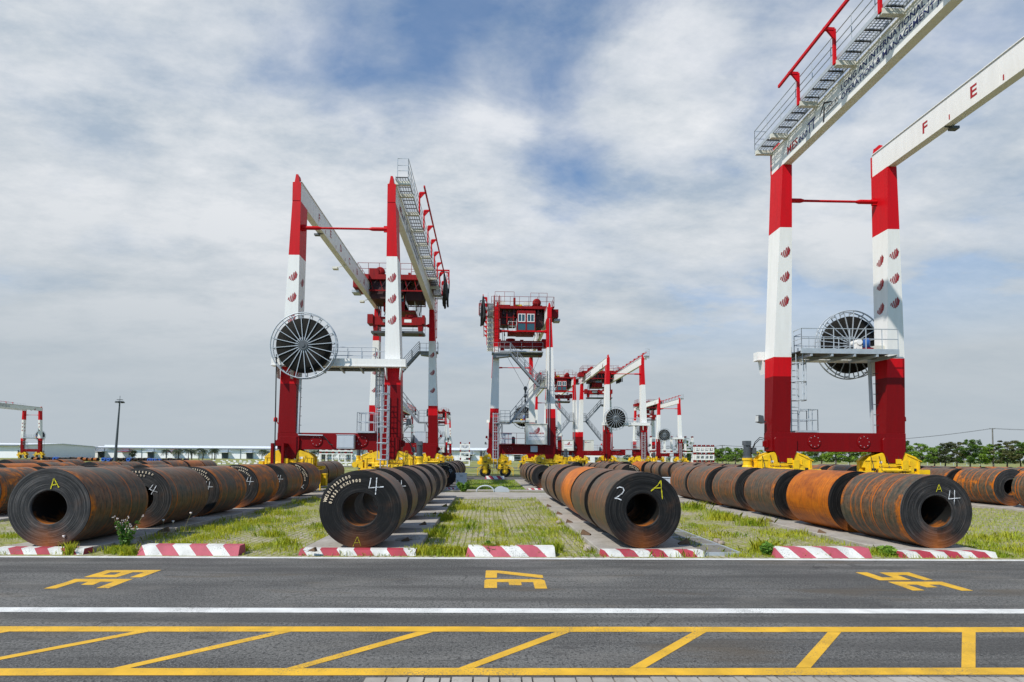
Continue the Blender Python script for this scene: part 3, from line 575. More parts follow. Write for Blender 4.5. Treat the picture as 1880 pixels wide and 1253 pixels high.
r3 = row(3.76, [12.35, 14.85, 17.4, 19.55, 22.6, 24.9], [1.81, 1.80, 1.80, 1.78, 1.80, 1.76], [2.15, 2.15, 2.05, 2.05, 2.1, 2.05], [0.24, 0.26, 0.92, 0.22, 0.36, 0.30], 'the near row right of the central grass', GN, [0.55, 0.58, 0.85, 0.55, 0.5, 0.5], 1.01)
r3[0]['label'] = 'steel coil with a white chalk 2 and a slanting yellow A on its face'; r3[2]['label'] = 'bright orange rusted coil in the row right of the central grass strip'
chalk(r3[0], '2', -0.305, 0.22, 0.16, 'chalk_white', -8, 0.017); chalk(r3[0], 'Aside', 0.20, 0.28, 0.24, 'chalk_yellow', 0, 0.020)
r4 = row(10.92, [12.58, 15.15, 18.05, 20.85, 23.6, 26.25], [1.79, 1.80, 1.78, 1.78, 1.78, 1.76], [2.15, 2.15, 2.15, 2.15, 2.15, 2.15], [0.42, 0.95, 0.34, 0.36, 0.32, 0.36], 'the near row at right', GN, [0.5, 0.62, 0.52, 0.55, 0.6, 0.55], 1.0)
r4[0]['label'] = 'front right steel coil ringed by orange straps, with yellow A and white 4'; r4[1]['label'] = 'large orange rusted coil just behind the front right coil'
chalk(r4[0], 'A', 0.03, 0.32, 0.10, 'chalk_yellow', 0, 0.014); chalk(r4[0], '4', 0.235, 0.20, 0.18, 'chalk_white', 0, 0.014)
stencil(r4[1], ['WXSB17921400', '01953.00X1900'], 60, 0.05, 0.44, 5.6)
row(-17.12, [17.5, 19.9, 22.6, 25.7], 1.66, [1.9, 2.0, 1.95, 2.0], [0.50, 0.42, 0.38, 0.5], 'the near row at the left edge', GN, [0.62]*4)
rm = row(-24.2, [25.8, 28.2], 1.62, [2.0, 1.9], [0.85, 0.5], 'the second near row from the left edge', GN, [0.6, 0.6])
stencil(rm[0], ['WXSB1.00', 'X1900'], 130, 0.06, 0.44, 7)
r6 = row(24.95, [21.6, 24.5, 27.2], [1.72, 1.74, 1.70], [2.1, 2.2, 2.1], [0.42, 0.42, 0.40], 'the near row at the right edge', GN, [0.62, 0.66, 0.5])
chalk(r6[1], 'A', 0.10, 0.26, 0.12, 'chalk_yellow', -20, 0.013)
row(-31.4, [33.9, 35.95, 38.0], 1.70, 1.95, 0.5, 'the outermost left row of the second block', GS, z=0.10)
row(-24.2, [31.7, 33.95, 36.3, 38.8, 41.2, 43.4], 1.66, [2.0, 2.0, 2.1, 2.1, 2.1, 2.0], [0.5, 0.3, 0.4, 0.5, 0.85, 0.45], 'the left row of the second block', GS, z=0.10)
row(-12.5, [34.0, 36.4, 38.5, 40.7], 1.70, [2.0, 2.0, 2.15, 2.1], [0.2, 0.25, 0.4, 0.35], 'the row behind the left crane wheel', GS, z=0.10)
r = row(-2.95, [36.0, 39.0, 42.0, 45.0, 48.0, 51.5], 1.72, 1.35, 0.22, 'the second block left of centre', GS, z=0.10); stencil(r[0], ['WXSB17966400', '01950.00X1900'], 128, 0.05, 0.45, 5.6); chalk(r[0], '4', 0.28, 0.16, 0.16, 'chalk_white', 0, 0.014)
row(3.9, [35.2, 37.6, 40.2, 43.0, 45.6], 1.62, [1.5, 1.6, 2.0, 2.0, 2.0], 0.3, 'the second block right of centre', GS, z=0.10)
r = row(10.95, [39.3, 41.7, 44.5, 46.9, 49.4, 52], 1.66, [1.95, 2.0, 2.0, 2.0, 2.0, 2.0], 0.26, 'the second block behind the coil chalked 2', GS, z=0.10); stencil(r[0], ['WXSB17923400', '01953.00X1900'], 95, 0.055, 0.44, 5.6)
row(17.9, [36.0, 38.4, 40.9, 43.4, 46.0, 48.4, 51.2, 53.8, 57.0, 59.2], 1.74, [2.05]*10, [0.4, 0.3, 0.35, 0.3, 0.3, 0.28, 0.3, 0.3, 0.9, 0.92], 'the long row behind the near row at right', GS, z=0.10)
for k, xx in enumerate((24.9, 31.9, 38.9, 45.9, 52.9)):
    ds = [34.6+random.uniform(0, 0.8)+i*2.45 for i in range(6 if k < 2 else 5)]
    row(xx, ds, 1.72-0.03*k, 2.1, 0.52, 'second-block row number %s beyond the right crane' % ('one', 'two', 'three', 'four', 'five')[k], GS, z=0.10, jit=0.1)
row(10.9, [62, 64.6, 67.2, 69.8, 72.4], 1.7, 2.0, 0.35, 'the third block beneath the middle cranes', GF, z=0.0)
row(17.9, [66, 68.6, 71.2, 73.8, 76.4, 79], 1.7, 2.0, 0.5, 'the third block right of the middle cranes', GF, z=0.0)
row(27.5, [62, 64.6, 67.2, 69.8, 72.4], 1.7, 2.0, 0.55, 'the third block, right end', GF, z=0.0)
# far row in front of the warehouse, some wrapped in blue
fx = 60.0; k = 0
yF = 146.0
while fx < 345:
    wpx = random.uniform(8.2, 11.5); p = at(fx, 846, yF)
    o = coil(p.x, yF, 1.08*random.uniform(0.85, 1.1), 1.2, 0.25, 0.35, 'tiny dark coil end-on in the line before the white warehouse', 'coils lined up before the warehouse', 1.0, 0.0, random.uniform(-8, 8))
    if 150 < fx < 182 or 62 < fx < 80: o.rotation_euler.z = R(72); o['label'] = 'tiny brown coil lying broadside in the line before the warehouse'; o.color = (0.6, 0.3, random.random(), 1)
    if k in (4, 13, 14, 18, 22, 23, 24):
        me = bpy.data.meshes.get('wrapped_coil') or CM[0].copy(); me.name = 'wrapped_coil'; me.materials[0] = MAT['blue_wrap']; me.materials[1] = MAT['blue_wrap']; o.data = me; o['label'] = 'tiny coil wrapped in blue in the line before the warehouse'
    fx += wpx; k += 1
for c_, a_ in ((r1[0], 1.0), (r1[1], .6), (r2[0], .12), (r2[1], .1), (r3[0], .15), (r4[0], .75), (r4[1], .1), (r6[1], .9)): c_.color[3] = a_
# wedges and rubble left on the pads
def wedge(x, y, rz, s_=1.0, z=0.115):
    b_ = MB(); b_.hexa([(-.16, -.07, 0), (.16, -.07, 0), (.16, .07, 0), (-.16, .07, 0)], [(-.15, -.06, .03), (.10, -.06, .15), (.10, .06, .15), (-.15, .06, .03)])
    o = b_.build('wedge', 'wood', bevel=0.006); o.location = (x, y, z); o.rotation_euler = (0, 0, R(rz)); o.scale = (s_,)*3
    tag(o, 'small brown wooden wedge lying on a concrete pad beside the coils', 'wedge', 'wedges on the pads')
for (x, y, rz) in ((-3.86, 11.75, -25), (-2.02, 13.2, 10), (-1.95, 16.2, 30), (-1.9, 19.2, 0), (2.78, 14.4, 150), (2.74, 17.0, 170), (2.75, 19.4, 150), (2.72, 22.4, 160), (4.95, 12.9, 0), (9.75, 14.9, 140), (9.7, 17.6, 160), (-8.9, 14.6, 20), (-1.75, 22.2, 10)): wedge(x, y, rz, random.uniform(0.6, 0.95))
def stone(x, y, s_, z=0.0, fl=0.6):
    b_ = MB(); rr = random.Random(x*13+y); n, ml = 7, 5; vs = []
    for i in range(1, ml):
        for k in range(n):
            t, a = math.pi*i/ml, 2*math.pi*k/n; rad = rr.uniform(0.72, 1.1); vs.append((s_*rad*math.sin(t)*math.cos(a), s_*rad*math.sin(t)*math.sin(a)*0.8, s_*fl*(rad*math.cos(t)+0.75)))
    vs += [(0, 0, s_*fl*1.6), (0, 0, -0.05*s_)]
    fs = [(i*n+k, i*n+(k+1) % n, (i+1)*n+(k+1) % n, (i+1)*n+k) for i in range(ml-2) for k in range(n)] + [(len(vs)-2, (k+1) % n, k) for k in range(n)] + [(len(vs)-1, (ml-2)*n+k, (ml-2)*n+(k+1) % n) for k in range(n)]
    b_.add(vs, fs); o = b_.build('stone', 'rubble'); o.location = (x, y, z); tag(o, 'rough lump of broken concrete beside a coil pad', 'stone', 'broken stones beside the pads')
for (u, v, s_) in ((738, 1000, .20), (758, 998, .22), (1648, 1003, .15), (1664, 1008, .11), (1630, 1001, .08), (1508, 979, .10), (1518, 978, .10), (1430, 955, .08), (1448, 960, .10), (1400, 950, .08), (1316, 998, .14), (1325, 1000, .10), (1080, 1013, .14), (1026, 962, .12), (270, 985, .12), (258, 990, .10), (245, 1000, .14), (220, 1004, .15), (300, 975, .10)):
    p = gr(u, v); stone(p.x, p.y, s_)

# ------------------------------------------------------------------ the gantry crane (built once, then copied)
SP = 24.3
XI = 2.62
def lerp_tab(tab, z):
    for (za, a), (zb, c) in zip(tab[:-1], tab[1:]):
        if z <= zb: return a+(c-a)*(z-za)/(zb-za)
    return tab[-1][1]
OUTX = [(3.55, 3.66), (7.45, 3.57), (11.0, 3.41), (14.2, 3.27), (17.5, 3.12)]
DEP = [(3.55, 0.72), (7.45, 0.90), (11.0, 1.02), (14.2, 1.12), (17.5, 1.20)]
PLAIN = {}
def build_crane():
    root = empty('gantry_crane')
    for mach in (0, 1):
        Y = (lambda d: SP-d) if mach else (lambda d: d)
        oy = 1 if mach else -1                                        # outward direction in y
        for sx in (-1, 1):
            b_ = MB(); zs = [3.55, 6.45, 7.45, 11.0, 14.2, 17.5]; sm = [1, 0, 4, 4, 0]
            ring = []
            for z in zs:
                xo, dp = lerp_tab(OUTX, z), lerp_tab(DEP, z)
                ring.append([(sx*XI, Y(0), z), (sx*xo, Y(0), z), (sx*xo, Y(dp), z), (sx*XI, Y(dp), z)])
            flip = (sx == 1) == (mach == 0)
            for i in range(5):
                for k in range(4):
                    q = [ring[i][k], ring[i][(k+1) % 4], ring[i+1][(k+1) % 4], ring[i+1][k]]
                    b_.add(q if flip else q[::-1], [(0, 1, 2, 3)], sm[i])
            b_.add(ring[0], [(0, 1, 2, 3)], 1); b_.add(ring[-1], [(0, 1, 2, 3)], 0)
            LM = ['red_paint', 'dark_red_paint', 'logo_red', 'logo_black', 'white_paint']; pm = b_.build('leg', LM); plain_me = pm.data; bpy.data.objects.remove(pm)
            # five-bar marks on the white band
            for z in ((12.85, 11.0, 9.15) if mach else (13.0, 11.72, 10.44)):
                xo, dp = lerp_tab(OUTX, z), lerp_tab(DEP, z)
                if not mach: mark(b_, (sx*(XI+xo)/2, Y(0), z-0.1), (1, 0, 0), (0, 0, 1), (0, oy, 0), 0.92)
                ax = (-1, 0, 0) if not mach else (1, 0, 0)
                mark(b_, (sx*(XI+xo)/2, Y(dp), z-0.1), ax, (0, -oy*0.036, 1), (0, -oy, 0), 0.92)
                mark(b_, (sx*XI, Y(dp*0.5), z-0.3), (0, -sx*1.0, 0), (0, 0, 1), (-sx, 0, 0), 0.92)
                mark(b_, (sx*xo, Y(dp*0.5), z-0.3), (0, sx*1.0, 0), (-sx*0.045, 0, 1), (sx, 0, 0), 0.92)
            PLAIN[b_.build('leg', LM, root).data.name] = plain_me
            # red end plate with its pointed tip and lifting lug
            b_ = MB(); y0, y1 = Y(-0.02), Y(0.05)
            pr = [(XI, 17.51), (3.12, 17.51), (3.12, 18.62), (3.0, 18.66), (2.93, 19.12), (2.80, 19.12), (2.72, 18.66), (XI, 18.62)]
            b_.prism([(sx*a, c) for a, c in pr][::(1 if flip else -1)], lambda a, c: (a, y0, c), lambda a, c: (a, y1, c))
            b_.box((sx*2.78, Y(0.06), 18.78), (sx*2.96, Y(0.55), 18.95)); b_.hexa([(sx*2.80, Y(.06), 18.95), (sx*2.94, Y(.06), 18.95), (sx*2.94, Y(.7), 18.80), (sx*2.80, Y(.7), 18.80)][::(1 if flip else -1)], [(sx*2.80, Y(.06), 19.1), (sx*2.94, Y(.06), 19.1), (sx*2.94, Y(.4), 19.12), (sx*2.80, Y(.4), 19.12)][::(1 if flip else -1)])
            b_.build('end_plate', 'red_paint', root)
        # tie bar with its sleeves
        b_ = MB(); y = Y(0.35); b_.tube([(-XI, y, 16.0), (XI, y, 16.0)], 0.065, 8)
        for sx in (-1, 1): b_.tube([(sx*(XI-0.02), y, 16.0), (sx*(XI-0.95), y, 16.0), (sx*(XI-1.15), y, 16.0)], [0.12, 0.12, 0.07], 8); b_.box((sx*(XI-0.25), y-0.06, 15.82), (sx*XI, y+0.06, 16.18))
        b_.build('tie_bar', 'red_paint', root)
        # sill beam with covers and the brackets it stands on
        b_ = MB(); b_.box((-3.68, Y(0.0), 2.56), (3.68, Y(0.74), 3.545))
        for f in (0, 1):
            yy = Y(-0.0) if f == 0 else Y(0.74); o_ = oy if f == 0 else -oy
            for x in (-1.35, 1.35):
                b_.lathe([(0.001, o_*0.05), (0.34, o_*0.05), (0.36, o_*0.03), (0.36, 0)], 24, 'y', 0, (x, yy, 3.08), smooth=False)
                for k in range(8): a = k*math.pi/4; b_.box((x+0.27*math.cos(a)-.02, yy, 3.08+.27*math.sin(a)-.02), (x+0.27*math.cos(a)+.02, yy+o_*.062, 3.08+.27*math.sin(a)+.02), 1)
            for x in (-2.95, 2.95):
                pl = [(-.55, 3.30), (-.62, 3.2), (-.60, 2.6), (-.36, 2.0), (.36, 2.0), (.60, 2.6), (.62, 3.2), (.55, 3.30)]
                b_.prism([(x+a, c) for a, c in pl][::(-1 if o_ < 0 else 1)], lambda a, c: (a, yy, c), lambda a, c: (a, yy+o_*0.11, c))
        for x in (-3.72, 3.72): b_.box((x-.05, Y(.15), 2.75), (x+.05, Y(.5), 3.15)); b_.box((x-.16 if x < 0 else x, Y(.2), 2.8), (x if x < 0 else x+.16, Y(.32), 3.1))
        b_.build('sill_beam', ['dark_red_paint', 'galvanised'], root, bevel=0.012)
        for sx in (-1, 1):
            # yellow bogie with its wheels
            b_ = MB(); X = sx*2.95
            pl = [(-1.42, 1.5), (-1.42, 2.12), (-1.2, 2.32), (-.62, 2.52), (-.5, 2.44), (-.42, 1.98), (.42, 1.98), (.5, 2.44), (.62, 2.52), (1.2, 2.32), (1.42, 2.12), (1.42, 1.5), (1.02, 1.5), (.92, 1.72), (-.92, 1.72), (-1.02, 1.5)]
            fl = pl[::(1 if mach else -1)]
            b_.prism([(X+a, c) for a, c in fl], lambda a, c: (a, Y(-0.06), c), lambda a, c: (a, Y(0.16), c))
            b_.prism([(X+a, c) for a, c in fl], lambda a, c: (a, Y(0.58), c), lambda a, c: (a, Y(0.80), c))
            b_.box((X-1.36, Y(.16), 1.75), (X-.5, Y(.58), 2.1)); b_.box((X+.5, Y(.16), 1.75), (X+1.36, Y(.58), 2.1))
            b_.box((X-1.62, Y(-.2), 1.40), (X+1.62, Y(.94), 1.495)); b_.box((X-1.75, Y(-.26), 1.34), (X-1.0, Y(1.0), 1.395)); b_.box((X+1.0, Y(-.26), 1.34), (X+1.75, Y(1.0), 1.395))
            for a in (-1.12, -.98, .98, 1.12): b_.tube([(X+a, Y(.02), 2.3), (X+a, Y(.02), 2.52)], .018, 4)
            for a in (-1.05, 1.05): b_.tube([(X+a-.09, Y(.02), 2.5), (X+a+.09, Y(.02), 2.5)], .018, 4)
            b_.tube([(X-.75, Y(-.2), 1.62), (X+.75, Y(-.2), 1.62)], .075, 8); b_.tube([(X-.3, Y(-.2), 1.62), (X+.6, Y(-.2), 1.62)], .11, 8)
            b_.box((X-.25, Y(-.26), 1.68), (X+.02, Y(-.12), 2.02)); b_.bar((X-.6, Y(-.14), 1.86), (X+.85, Y(-.14), 1.86), .05, .05); b_.box((X-.95, Y(-.2), 1.55), (X-.6, Y(-.08), 1.78)); b_.box((X+.66, Y(-.2), 1.5), (X+.9, Y(-.08), 1.74))
            for wx in (-1.1, 1.1):
                for d in (-.13, .83):
                    b_.box((X+wx-.19, Y(d), .48), (X+wx+.19, Y(d+.07), 1.40)); b_.box((X+wx-.24, Y(d-.02), 1.05), (X+wx+.24, Y(d+.09), 1.40))
                d = -.2
                for q in (-.82, .82):
                    b_.bar((X+wx+q, Y(d), .18), (X+wx+q, Y(d), 1.0), .06, .08); b_.bar((X+wx+q, Y(d), 0.98), (X+wx+q*.32, Y(d), 1.22), .05, .06); b_.bar((X+wx+q, Y(d), .5), (X+wx+q*.55, Y(d), .95), .04, .05)
                b_.bar((X+wx-.82, Y(d), .98), (X+wx+.82, Y(d), .98), .04, .05)
            for a in (-1.3, -.85, .85, 1.3): b_.box((X+a-.02, Y(-.10), 1.52), (X+a+.02, Y(-.06), 2.1))
            b_.box((X-1.46, Y(-.09), 2.06), (X-1.0, Y(.18), 2.10)); b_.box((X+1.0, Y(-.09), 2.06), (X+1.46, Y(.18), 2.10)); b_.tube([(X-1.2, Y(-.14), 1.78), (X-.2, Y(-.14), 1.78)], .05, 8); b_.box((X+.2, Y(-.3), 1.5), (X+.42, Y(-.12), 1.72)); b_.box((X-1.75, Y(-.1), 1.5), (X-1.5, Y(.3), 1.85)); b_.box((X-.5, Y(-.16), 1.5), (X+.4, Y(-.08), 1.58))
            b_.box((X-1.22, Y(-.068), 1.58), (X-.98, Y(-.06), 1.70), 1); b_.box((X+.96, Y(-.068), 1.56), (X+1.24, Y(-.06), 1.70), 1); b_.box((X+.64, Y(-.07), 2.0), (X+.86, Y(-.06), 2.12), 2)
            for q in (-.55, .2, .62): b_.tube([(X+q, Y(-.2), 1.66), (X+q+.12, Y(-.28), 1.55), (X+q+.28, Y(-.22), 1.62), (X+q+.34, Y(-.16), 1.85), (X+q+.42, Y(-.12), 2.2)], .018, 4, 1)
            Q = lambda d: Y(.74-d)
            b_.tube([(X-.75, Q(-.2), 1.62), (X+.75, Q(-.2), 1.62)], .075, 8); b_.tube([(X-.1, Q(-.2), 1.62), (X+.8, Q(-.2), 1.62)], .11, 8); b_.box((X-.62, Q(-.28), 1.66), (X-.3, Q(-.08), 2.12)); b_.bar((X-.95, Q(-.16), 1.88), (X+.9, Q(-.16), 1.88), .05, .06); b_.box((X-.95, Q(-.22), 1.5), (X-.68, Q(-.08), 1.80)); b_.box((X+.66, Q(-.22), 1.5), (X+.95, Q(-.08), 1.76)); b_.box((X-.3, Q(-.2), 1.95), (X-.05, Q(-.1), 2.2))
            for a in (-1.3, -.85, .85, 1.3): b_.box((X+a-.025, Q(-.10), 1.52), (X+a+.025, Q(-.06), 2.14))
            b_.hexa([(X-1.5, Q(-.1), 2.06), (X-.7, Q(-.1), 2.40), (X-.7, Q(.1), 2.40), (X-1.5, Q(.1), 2.06)], [(X-1.5, Q(-.1), 2.11), (X-.7, Q(-.1), 2.46), (X-.7, Q(.1), 2.46), (X-1.5, Q(.1), 2.11)]); b_.box((X+1.0, Q(-.1), 2.10), (X+1.46, Q(.12), 2.15)); b_.box((X-1.8, Q(-.25), 1.42), (X-1.2, Q(-.1), 1.66)); b_.box((X+1.25, Q(-.25), 1.40), (X+1.85, Q(-.1), 1.58))
            b_.box((X-1.22, Q(-.068), 1.57), (X-.90, Q(-.06), 1.72), 1); b_.box((X+.98, Q(-.068), 1.60), (X+1.24, Q(-.06), 1.72), 1); b_.box((X+.66, Q(-.07), 1.98), (X+.84, Q(-.06), 2.08), 2); b_.box((X-.46, Q(-.07), 1.55), (X+.46, Q(-.05), 1.72), 1)
            for q in (-.5, .15, .55, 1.0): b_.tube([(X+q, Q(-.2), 1.7), (X+q+.1, Q(-.3), 1.52), (X+q+.26, Q(-.26), 1.6), (X+q+.2, Q(-.14), 1.9), (X+q+.3, Q(-.1), 2.35)], .02, 4, 1)
            b_.build('bogie', ['yellow_paint', 'black_cable', 'white_paint'], root, bevel=0.01)
            for wx in (-1.1, 1.1):
                b_ = MB(); b_.lathe([(.34, -.19), (.56, -.21), (.61, -.16), (.63, -.05), (.63, .05), (.61, .16), (.56, .21), (.34, .19)], 32, 'y', 0); t = b_.build('wheel', 'rubber', root, (X+wx, Y(.36), .63))
                b_ = MB(); b_.lathe([(.001, -.06), (.12, -.12), (.16, -.10), (.33, -.15), (.345, -.17), (.345, .17), (.33, .15), (.16, .1), (.12, .12), (.001, .06)], 24, 'y', 0); b_.build('wheel_rim', 'yellow_paint', t)
        # drive motor on its yellow gear case
        sx = -1 if mach else 1; X = sx*4.75
        b_ = MB(); y = Y(.25)
        b_.lathe([(.001, 1.42), (.27, 1.42), (.27, 1.75), (.22, 1.82), (.22, 2.05), (.26, 2.08), (.26, 2.2), (.001, 2.2)], 16, 'z', 0, (X, y, 0), smooth=False); b_.box((X-.36, y-.3, 1.0), (X+.3, y+.3, 1.42)); b_.box((min(X, X-sx*.8), y-.2, 1.45), (max(X, X-sx*.8), y+.2, 1.72)); b_.box((X-sx*.5-.15, y-.24, 1.3), (X-sx*.5+.15, y+.1, 2.0)); b_.lathe([(.001, -.3), (.3, -.3), (.3, -.36), (.001, -.36)], 16, 'y', 0, (X+sx*.3, y, 1.25), smooth=False)
        b_.build('gear_case', 'yellow_paint', root, bevel=0.008)
        b_ = MB(); prof = [(.001, 2.2), (.23, 2.2), (.23, 2.3)]
        for i in range(9): prof += [(.175, 2.31+i*.06), (.195, 2.325+i*.06), (.195, 2.35+i*.06), (.175, 2.365+i*.06)]
        prof += [(.20, 2.88), (.20, 3.02), (.15, 3.06), (.001, 3.06)]
        b_.lathe(prof, 16, 'z', 0, (X, y, 0), smooth=False); b_.box((X-sx*.16-.1, y+oy*.02-.12, 2.45), (X-sx*.16-sx*.2+.1*-sx, y+oy*.02+.12, 2.75)); b_.box((X-.12, y-.22, 2.86), (X+.16, y+.22, 3.1))
        b_.build('drive_motor', 'motor_grey', root)
        b_ = MB()
        for dz in (0, .1): b_.tube([(sx*3.7, Y(.1), 3.25-dz), (sx*3.95, Y(.08), 3.3-dz), (sx*4.2, Y(.05), 3.05-dz), (sx*4.38, Y(.02), 2.6-dz), (sx*4.45, Y(0), 2.15-dz), (sx*4.3, Y(-.02), 1.95-dz), (sx*4.18, Y(-.02), 2.2-dz)], .022, 5)
        b_.build('power_hose', 'black_cable', root)
        # floodlight and red beacon on the leg ends
        b_ = MB(); x = sx*3.72
        b_.bar((x, Y(.3), 4.1), (x+sx*.3, Y(.3), 4.2), .05, .05); b_.hexa([(x+sx*.18, Y(.12), 4.02), (x+sx*.50, Y(.12), 4.10), (x+sx*.50, Y(.5), 4.10), (x+sx*.18, Y(.5), 4.02)], [(x+sx*.24, Y(.12), 4.42), (x+sx*.46, Y(.12), 4.46), (x+sx*.46, Y(.5), 4.46), (x+sx*.24, Y(.5), 4.42)])
        fl_ = b_.build('floodlight', 'motor_grey', root)
        b_ = MB(); b_.box((x+sx*.505, Y(.15), 4.12), (x+sx*.515, Y(.47), 4.42)); b_.build('lamp_glass', 'lamp_glass', fl_)
        b_ = MB(); b_.bar((-sx*3.66, Y(.3), 3.95), (-sx*3.9, Y(.3), 4.25), .05, .05); b_.lathe([(.09, 4.2), (.12, 4.22), (.11, 4.42), (.06, 4.47), (.001, 4.48)], 10, 'z', 0, (-sx*3.93, Y(.3), 0)); b_.build('beacon', 'red_paint', root)
    # girders
    for sx in (-1, 1):
        b_ = MB(); b_.box((sx*2.65, 0.06, 17.50), (sx*3.09, SP-.06, 18.70)); b_.box((sx*2.60, 0.07, 18.70), (sx*3.14, SP-.07, 18.74)); b_.box((sx*2.83, .8, 18.74), (sx*2.91, SP-.8, 18.86), 1)
        for i in range(1, 10): yy = i*SP/10; b_.box((sx*2.645, yy-.004, 17.52), (sx*3.095, yy+.004, 18.69))
        if sx < 0:
            for i, ch in enumerate('FEDCBA'):
                yy = 3.6+i*2.55; put_text(b_, ch, 0.72, (sx*2.645+0.004, yy-.2, 17.86), (0, 1, 0), (0, 0, 1), 2, 0.02)
                if i: b_.box((sx*2.645, yy-1.25, 17.62), (sx*2.645+.008, yy-1.2, 17.85), 2)
        def words(fx, sgn):
            # sgn +1: reads along +y; -1: reads along -y
            Yp = (lambda q: q) if sgn > 0 else (lambda q: SP-q)
            ax = (0, sgn, 0)
            w1 = put_text(b_, 'MES', 0.58, (fx, Yp(1.55), 17.78), ax, (0, 0, 1), 2, 0.015, width=0.95); put_text(b_, 'eco', 0.60, (fx, Yp(2.55), 17.78), ax, (0.0, sgn*0.12, 1), 3, 0.015, width=0.75); put_text(b_, 'TT', 0.74, (fx, Yp(3.32), 17.78), ax, (0, 0, 1), 3, 0.015, width=0.62)
            o_ = 0.0
            for pl in ([(4.25, 18.05), (4.55, 18.52), (4.62, 18.52), (5.15, 18.2), (5.15, 18.16), (4.62, 18.42), (4.30, 18.05)], [(4.48, 17.62), (4.60, 17.62), (4.66, 18.32), (4.56, 18.26)]): b_.add([(fx, Yp(a), c) for a, c in pl][::(1 if fx*sgn > 0 else -1)], [tuple(range(len(pl)))], 4)
            put_text(b_, 'LONG AN', 0.26, (fx, Yp(4.72), 17.98), ax, (0, 0, 1), 4, 0.01, width=0.85); b_.add([(fx, Yp(4.7), 17.84), (fx, Yp(5.55), 17.84), (fx, Yp(5.55), 17.88), (fx, Yp(4.7), 17.88)], [(0, 1, 2, 3)], 4)
            put_text(b_, 'LONG AN INTERNATIONAL PORT', 0.38, (fx, Yp(5.75), 18.22), ax, (0, 0, 1), 3, 0.014, width=5.5); put_text(b_, 'OPERATION & MANAGEMENT JSC', 0.38, (fx, Yp(5.75), 17.80), ax, (0, 0, 1), 3, 0.014, width=5.5)
        if sx > 0: words(sx*3.10, 1)
        else: words(sx*3.10, -1); mark(b_, (sx*3.092, 3.2, 17.85), (0, -1, 0), (0, 0, 1), (sx, 0, 0), 1.2, 2, 3)
        b_.build('girder', ['white_paint', 'dark_steel', 'logo_red', 'navy', 'logo_black'], root)
    # floodlights hung under the girder
    b_ = MB(); b_.box((-3.3, 4.5, 17.34), (-2.95, 4.75, 17.46)); b_.bar((-2.7, 4.62, 17.49), (-3.1, 4.62, 17.44), .05, .05); b_.build('floodlight', 'motor_grey', root)
    for yy in (10.5, 19.5):
        b_ = MB(); b_.bar((-2.65, yy, 17.48), (-3.5, yy, 17.25), .05, .05); b_.box((-3.75, yy-.2, 17.1), (-3.35, yy+.2, 17.26)); b_.tube([(-2.7, yy, 17.3), (-2.7, yy, 17.5)], .04, 6); b_.build('floodlight', 'cream_paint', root)
    # walkway along the outer side of one girder
    b_ = MB(); xa, xb = 3.15, 3.88; yy = 0.1
    n = 44
    for i in range(n):
        y0 = -0.2+(SP+0.4)*i/n; y1 = y0+(SP+0.4)/n-0.07
        for k in range(5): xx = xa+0.06+k*(xb-xa-0.1)/4; b_.box((xx, y0+0.02, 18.940), (xx+.028, y1, 18.980), 0)
        for k in range(4): q = y0+(y1-y0)*(k+.5)/4; b_.box((xa, q-.008, 18.942), (xb, q+.008, 18.965), 0)
        b_.bar((xa, y0, 18.940), (xb, y0, 18.940), .05, .05, 3)
    b_.box((xa-.04, -.2, 18.860), (xa, SP+.2, 19.000), 0); b_.box((xb, -.2, 18.860), (xb+.04, SP+.2, 19.040), 0)
    BR = [0.1, 1.6]+[4.1+2.6*i for i in range(8)]
    for yy in BR: b_.box((3.09, yy-.07, 18.660), (4.0, yy+.07, 18.840), 1); b_.box((3.09, yy-.09, 18.620), (4.0, yy+.09, 18.660), 1)
    b_.build('walkway', ['galvanised', 'cream_paint', 'red_paint', 'dark_steel'], root)
    b_ = MB(); railing(b_, [(xa+.1, -.2, 19.000), (xb+.02, -.2, 19.000), (xb+.02, SP+.2, 19.000)], 1.1, 1.3, .020, (.62, .32)); b_.build('walkway_railing', 'galvanised', root)
    b_ = MB()
    for yy in BR[2:]:
        b_.bar((4.02, yy, 18.700), (4.02, yy, 20.200), .10, .12); b_.bar((4.02, yy, 20.200), (4.50, yy, 20.220), .10, .12); b_.hexa([(4.02, yy-.03, 19.800), (4.06, yy-.03, 19.800), (4.06, yy+.03, 19.800), (4.02, yy+.03, 19.800)], [(4.02, yy-.03, 20.150), (4.36, yy-.03, 20.150), (4.36, yy+.03, 20.150), (4.02, yy+.03, 20.150)])
    b_.bar((4.45, 3.2, 20.200), (4.45, SP-1.0, 20.200), .10, .13)
    b_.bar((3.6, SP-4.9, 20.35), (4.95, SP-4.9, 20.35), .10, .12); b_.bar((4.95, SP-4.9, 20.4), (4.95, SP-4.9, 19.0), .10, .10); b_.bar((4.75, SP-4.9, 20.35), (4.75, SP-4.9, 19.2), .06, .06)
    for q in range(4): b_.bar((4.75, SP-4.9, 20.1-q*.3), (4.95, SP-4.9, 20.1-q*.3), .05, .05)
    b_.build('festoon_rail', 'red_paint', root)
    b_ = MB()
    for i in range(11):
        y0 = SP-4.6+i*.3; q = random.uniform(-.26, .26); b_.tube([(4.45, y0, 20.1), (4.45+q, y0+.02, 19.0), (4.45+q, y0+.07, 17.85), (4.5+q, y0+.15, 17.6), (4.47+q, y0+.22, 17.9), (4.5+q, y0+.26, 19.0), (4.45, y0+.3, 20.1)], .10, 6)
    b_.tube([(3.9, SP-4.2, 19.8), (4.1, SP-4.2, 20.5), (4.8, SP-4.0, 20.45), (4.9, SP-3.8, 19.6), (4.85, SP-3.6, 18.5)], .06, 6)
    b_.build('festoon_cable', 'black_cable', root)
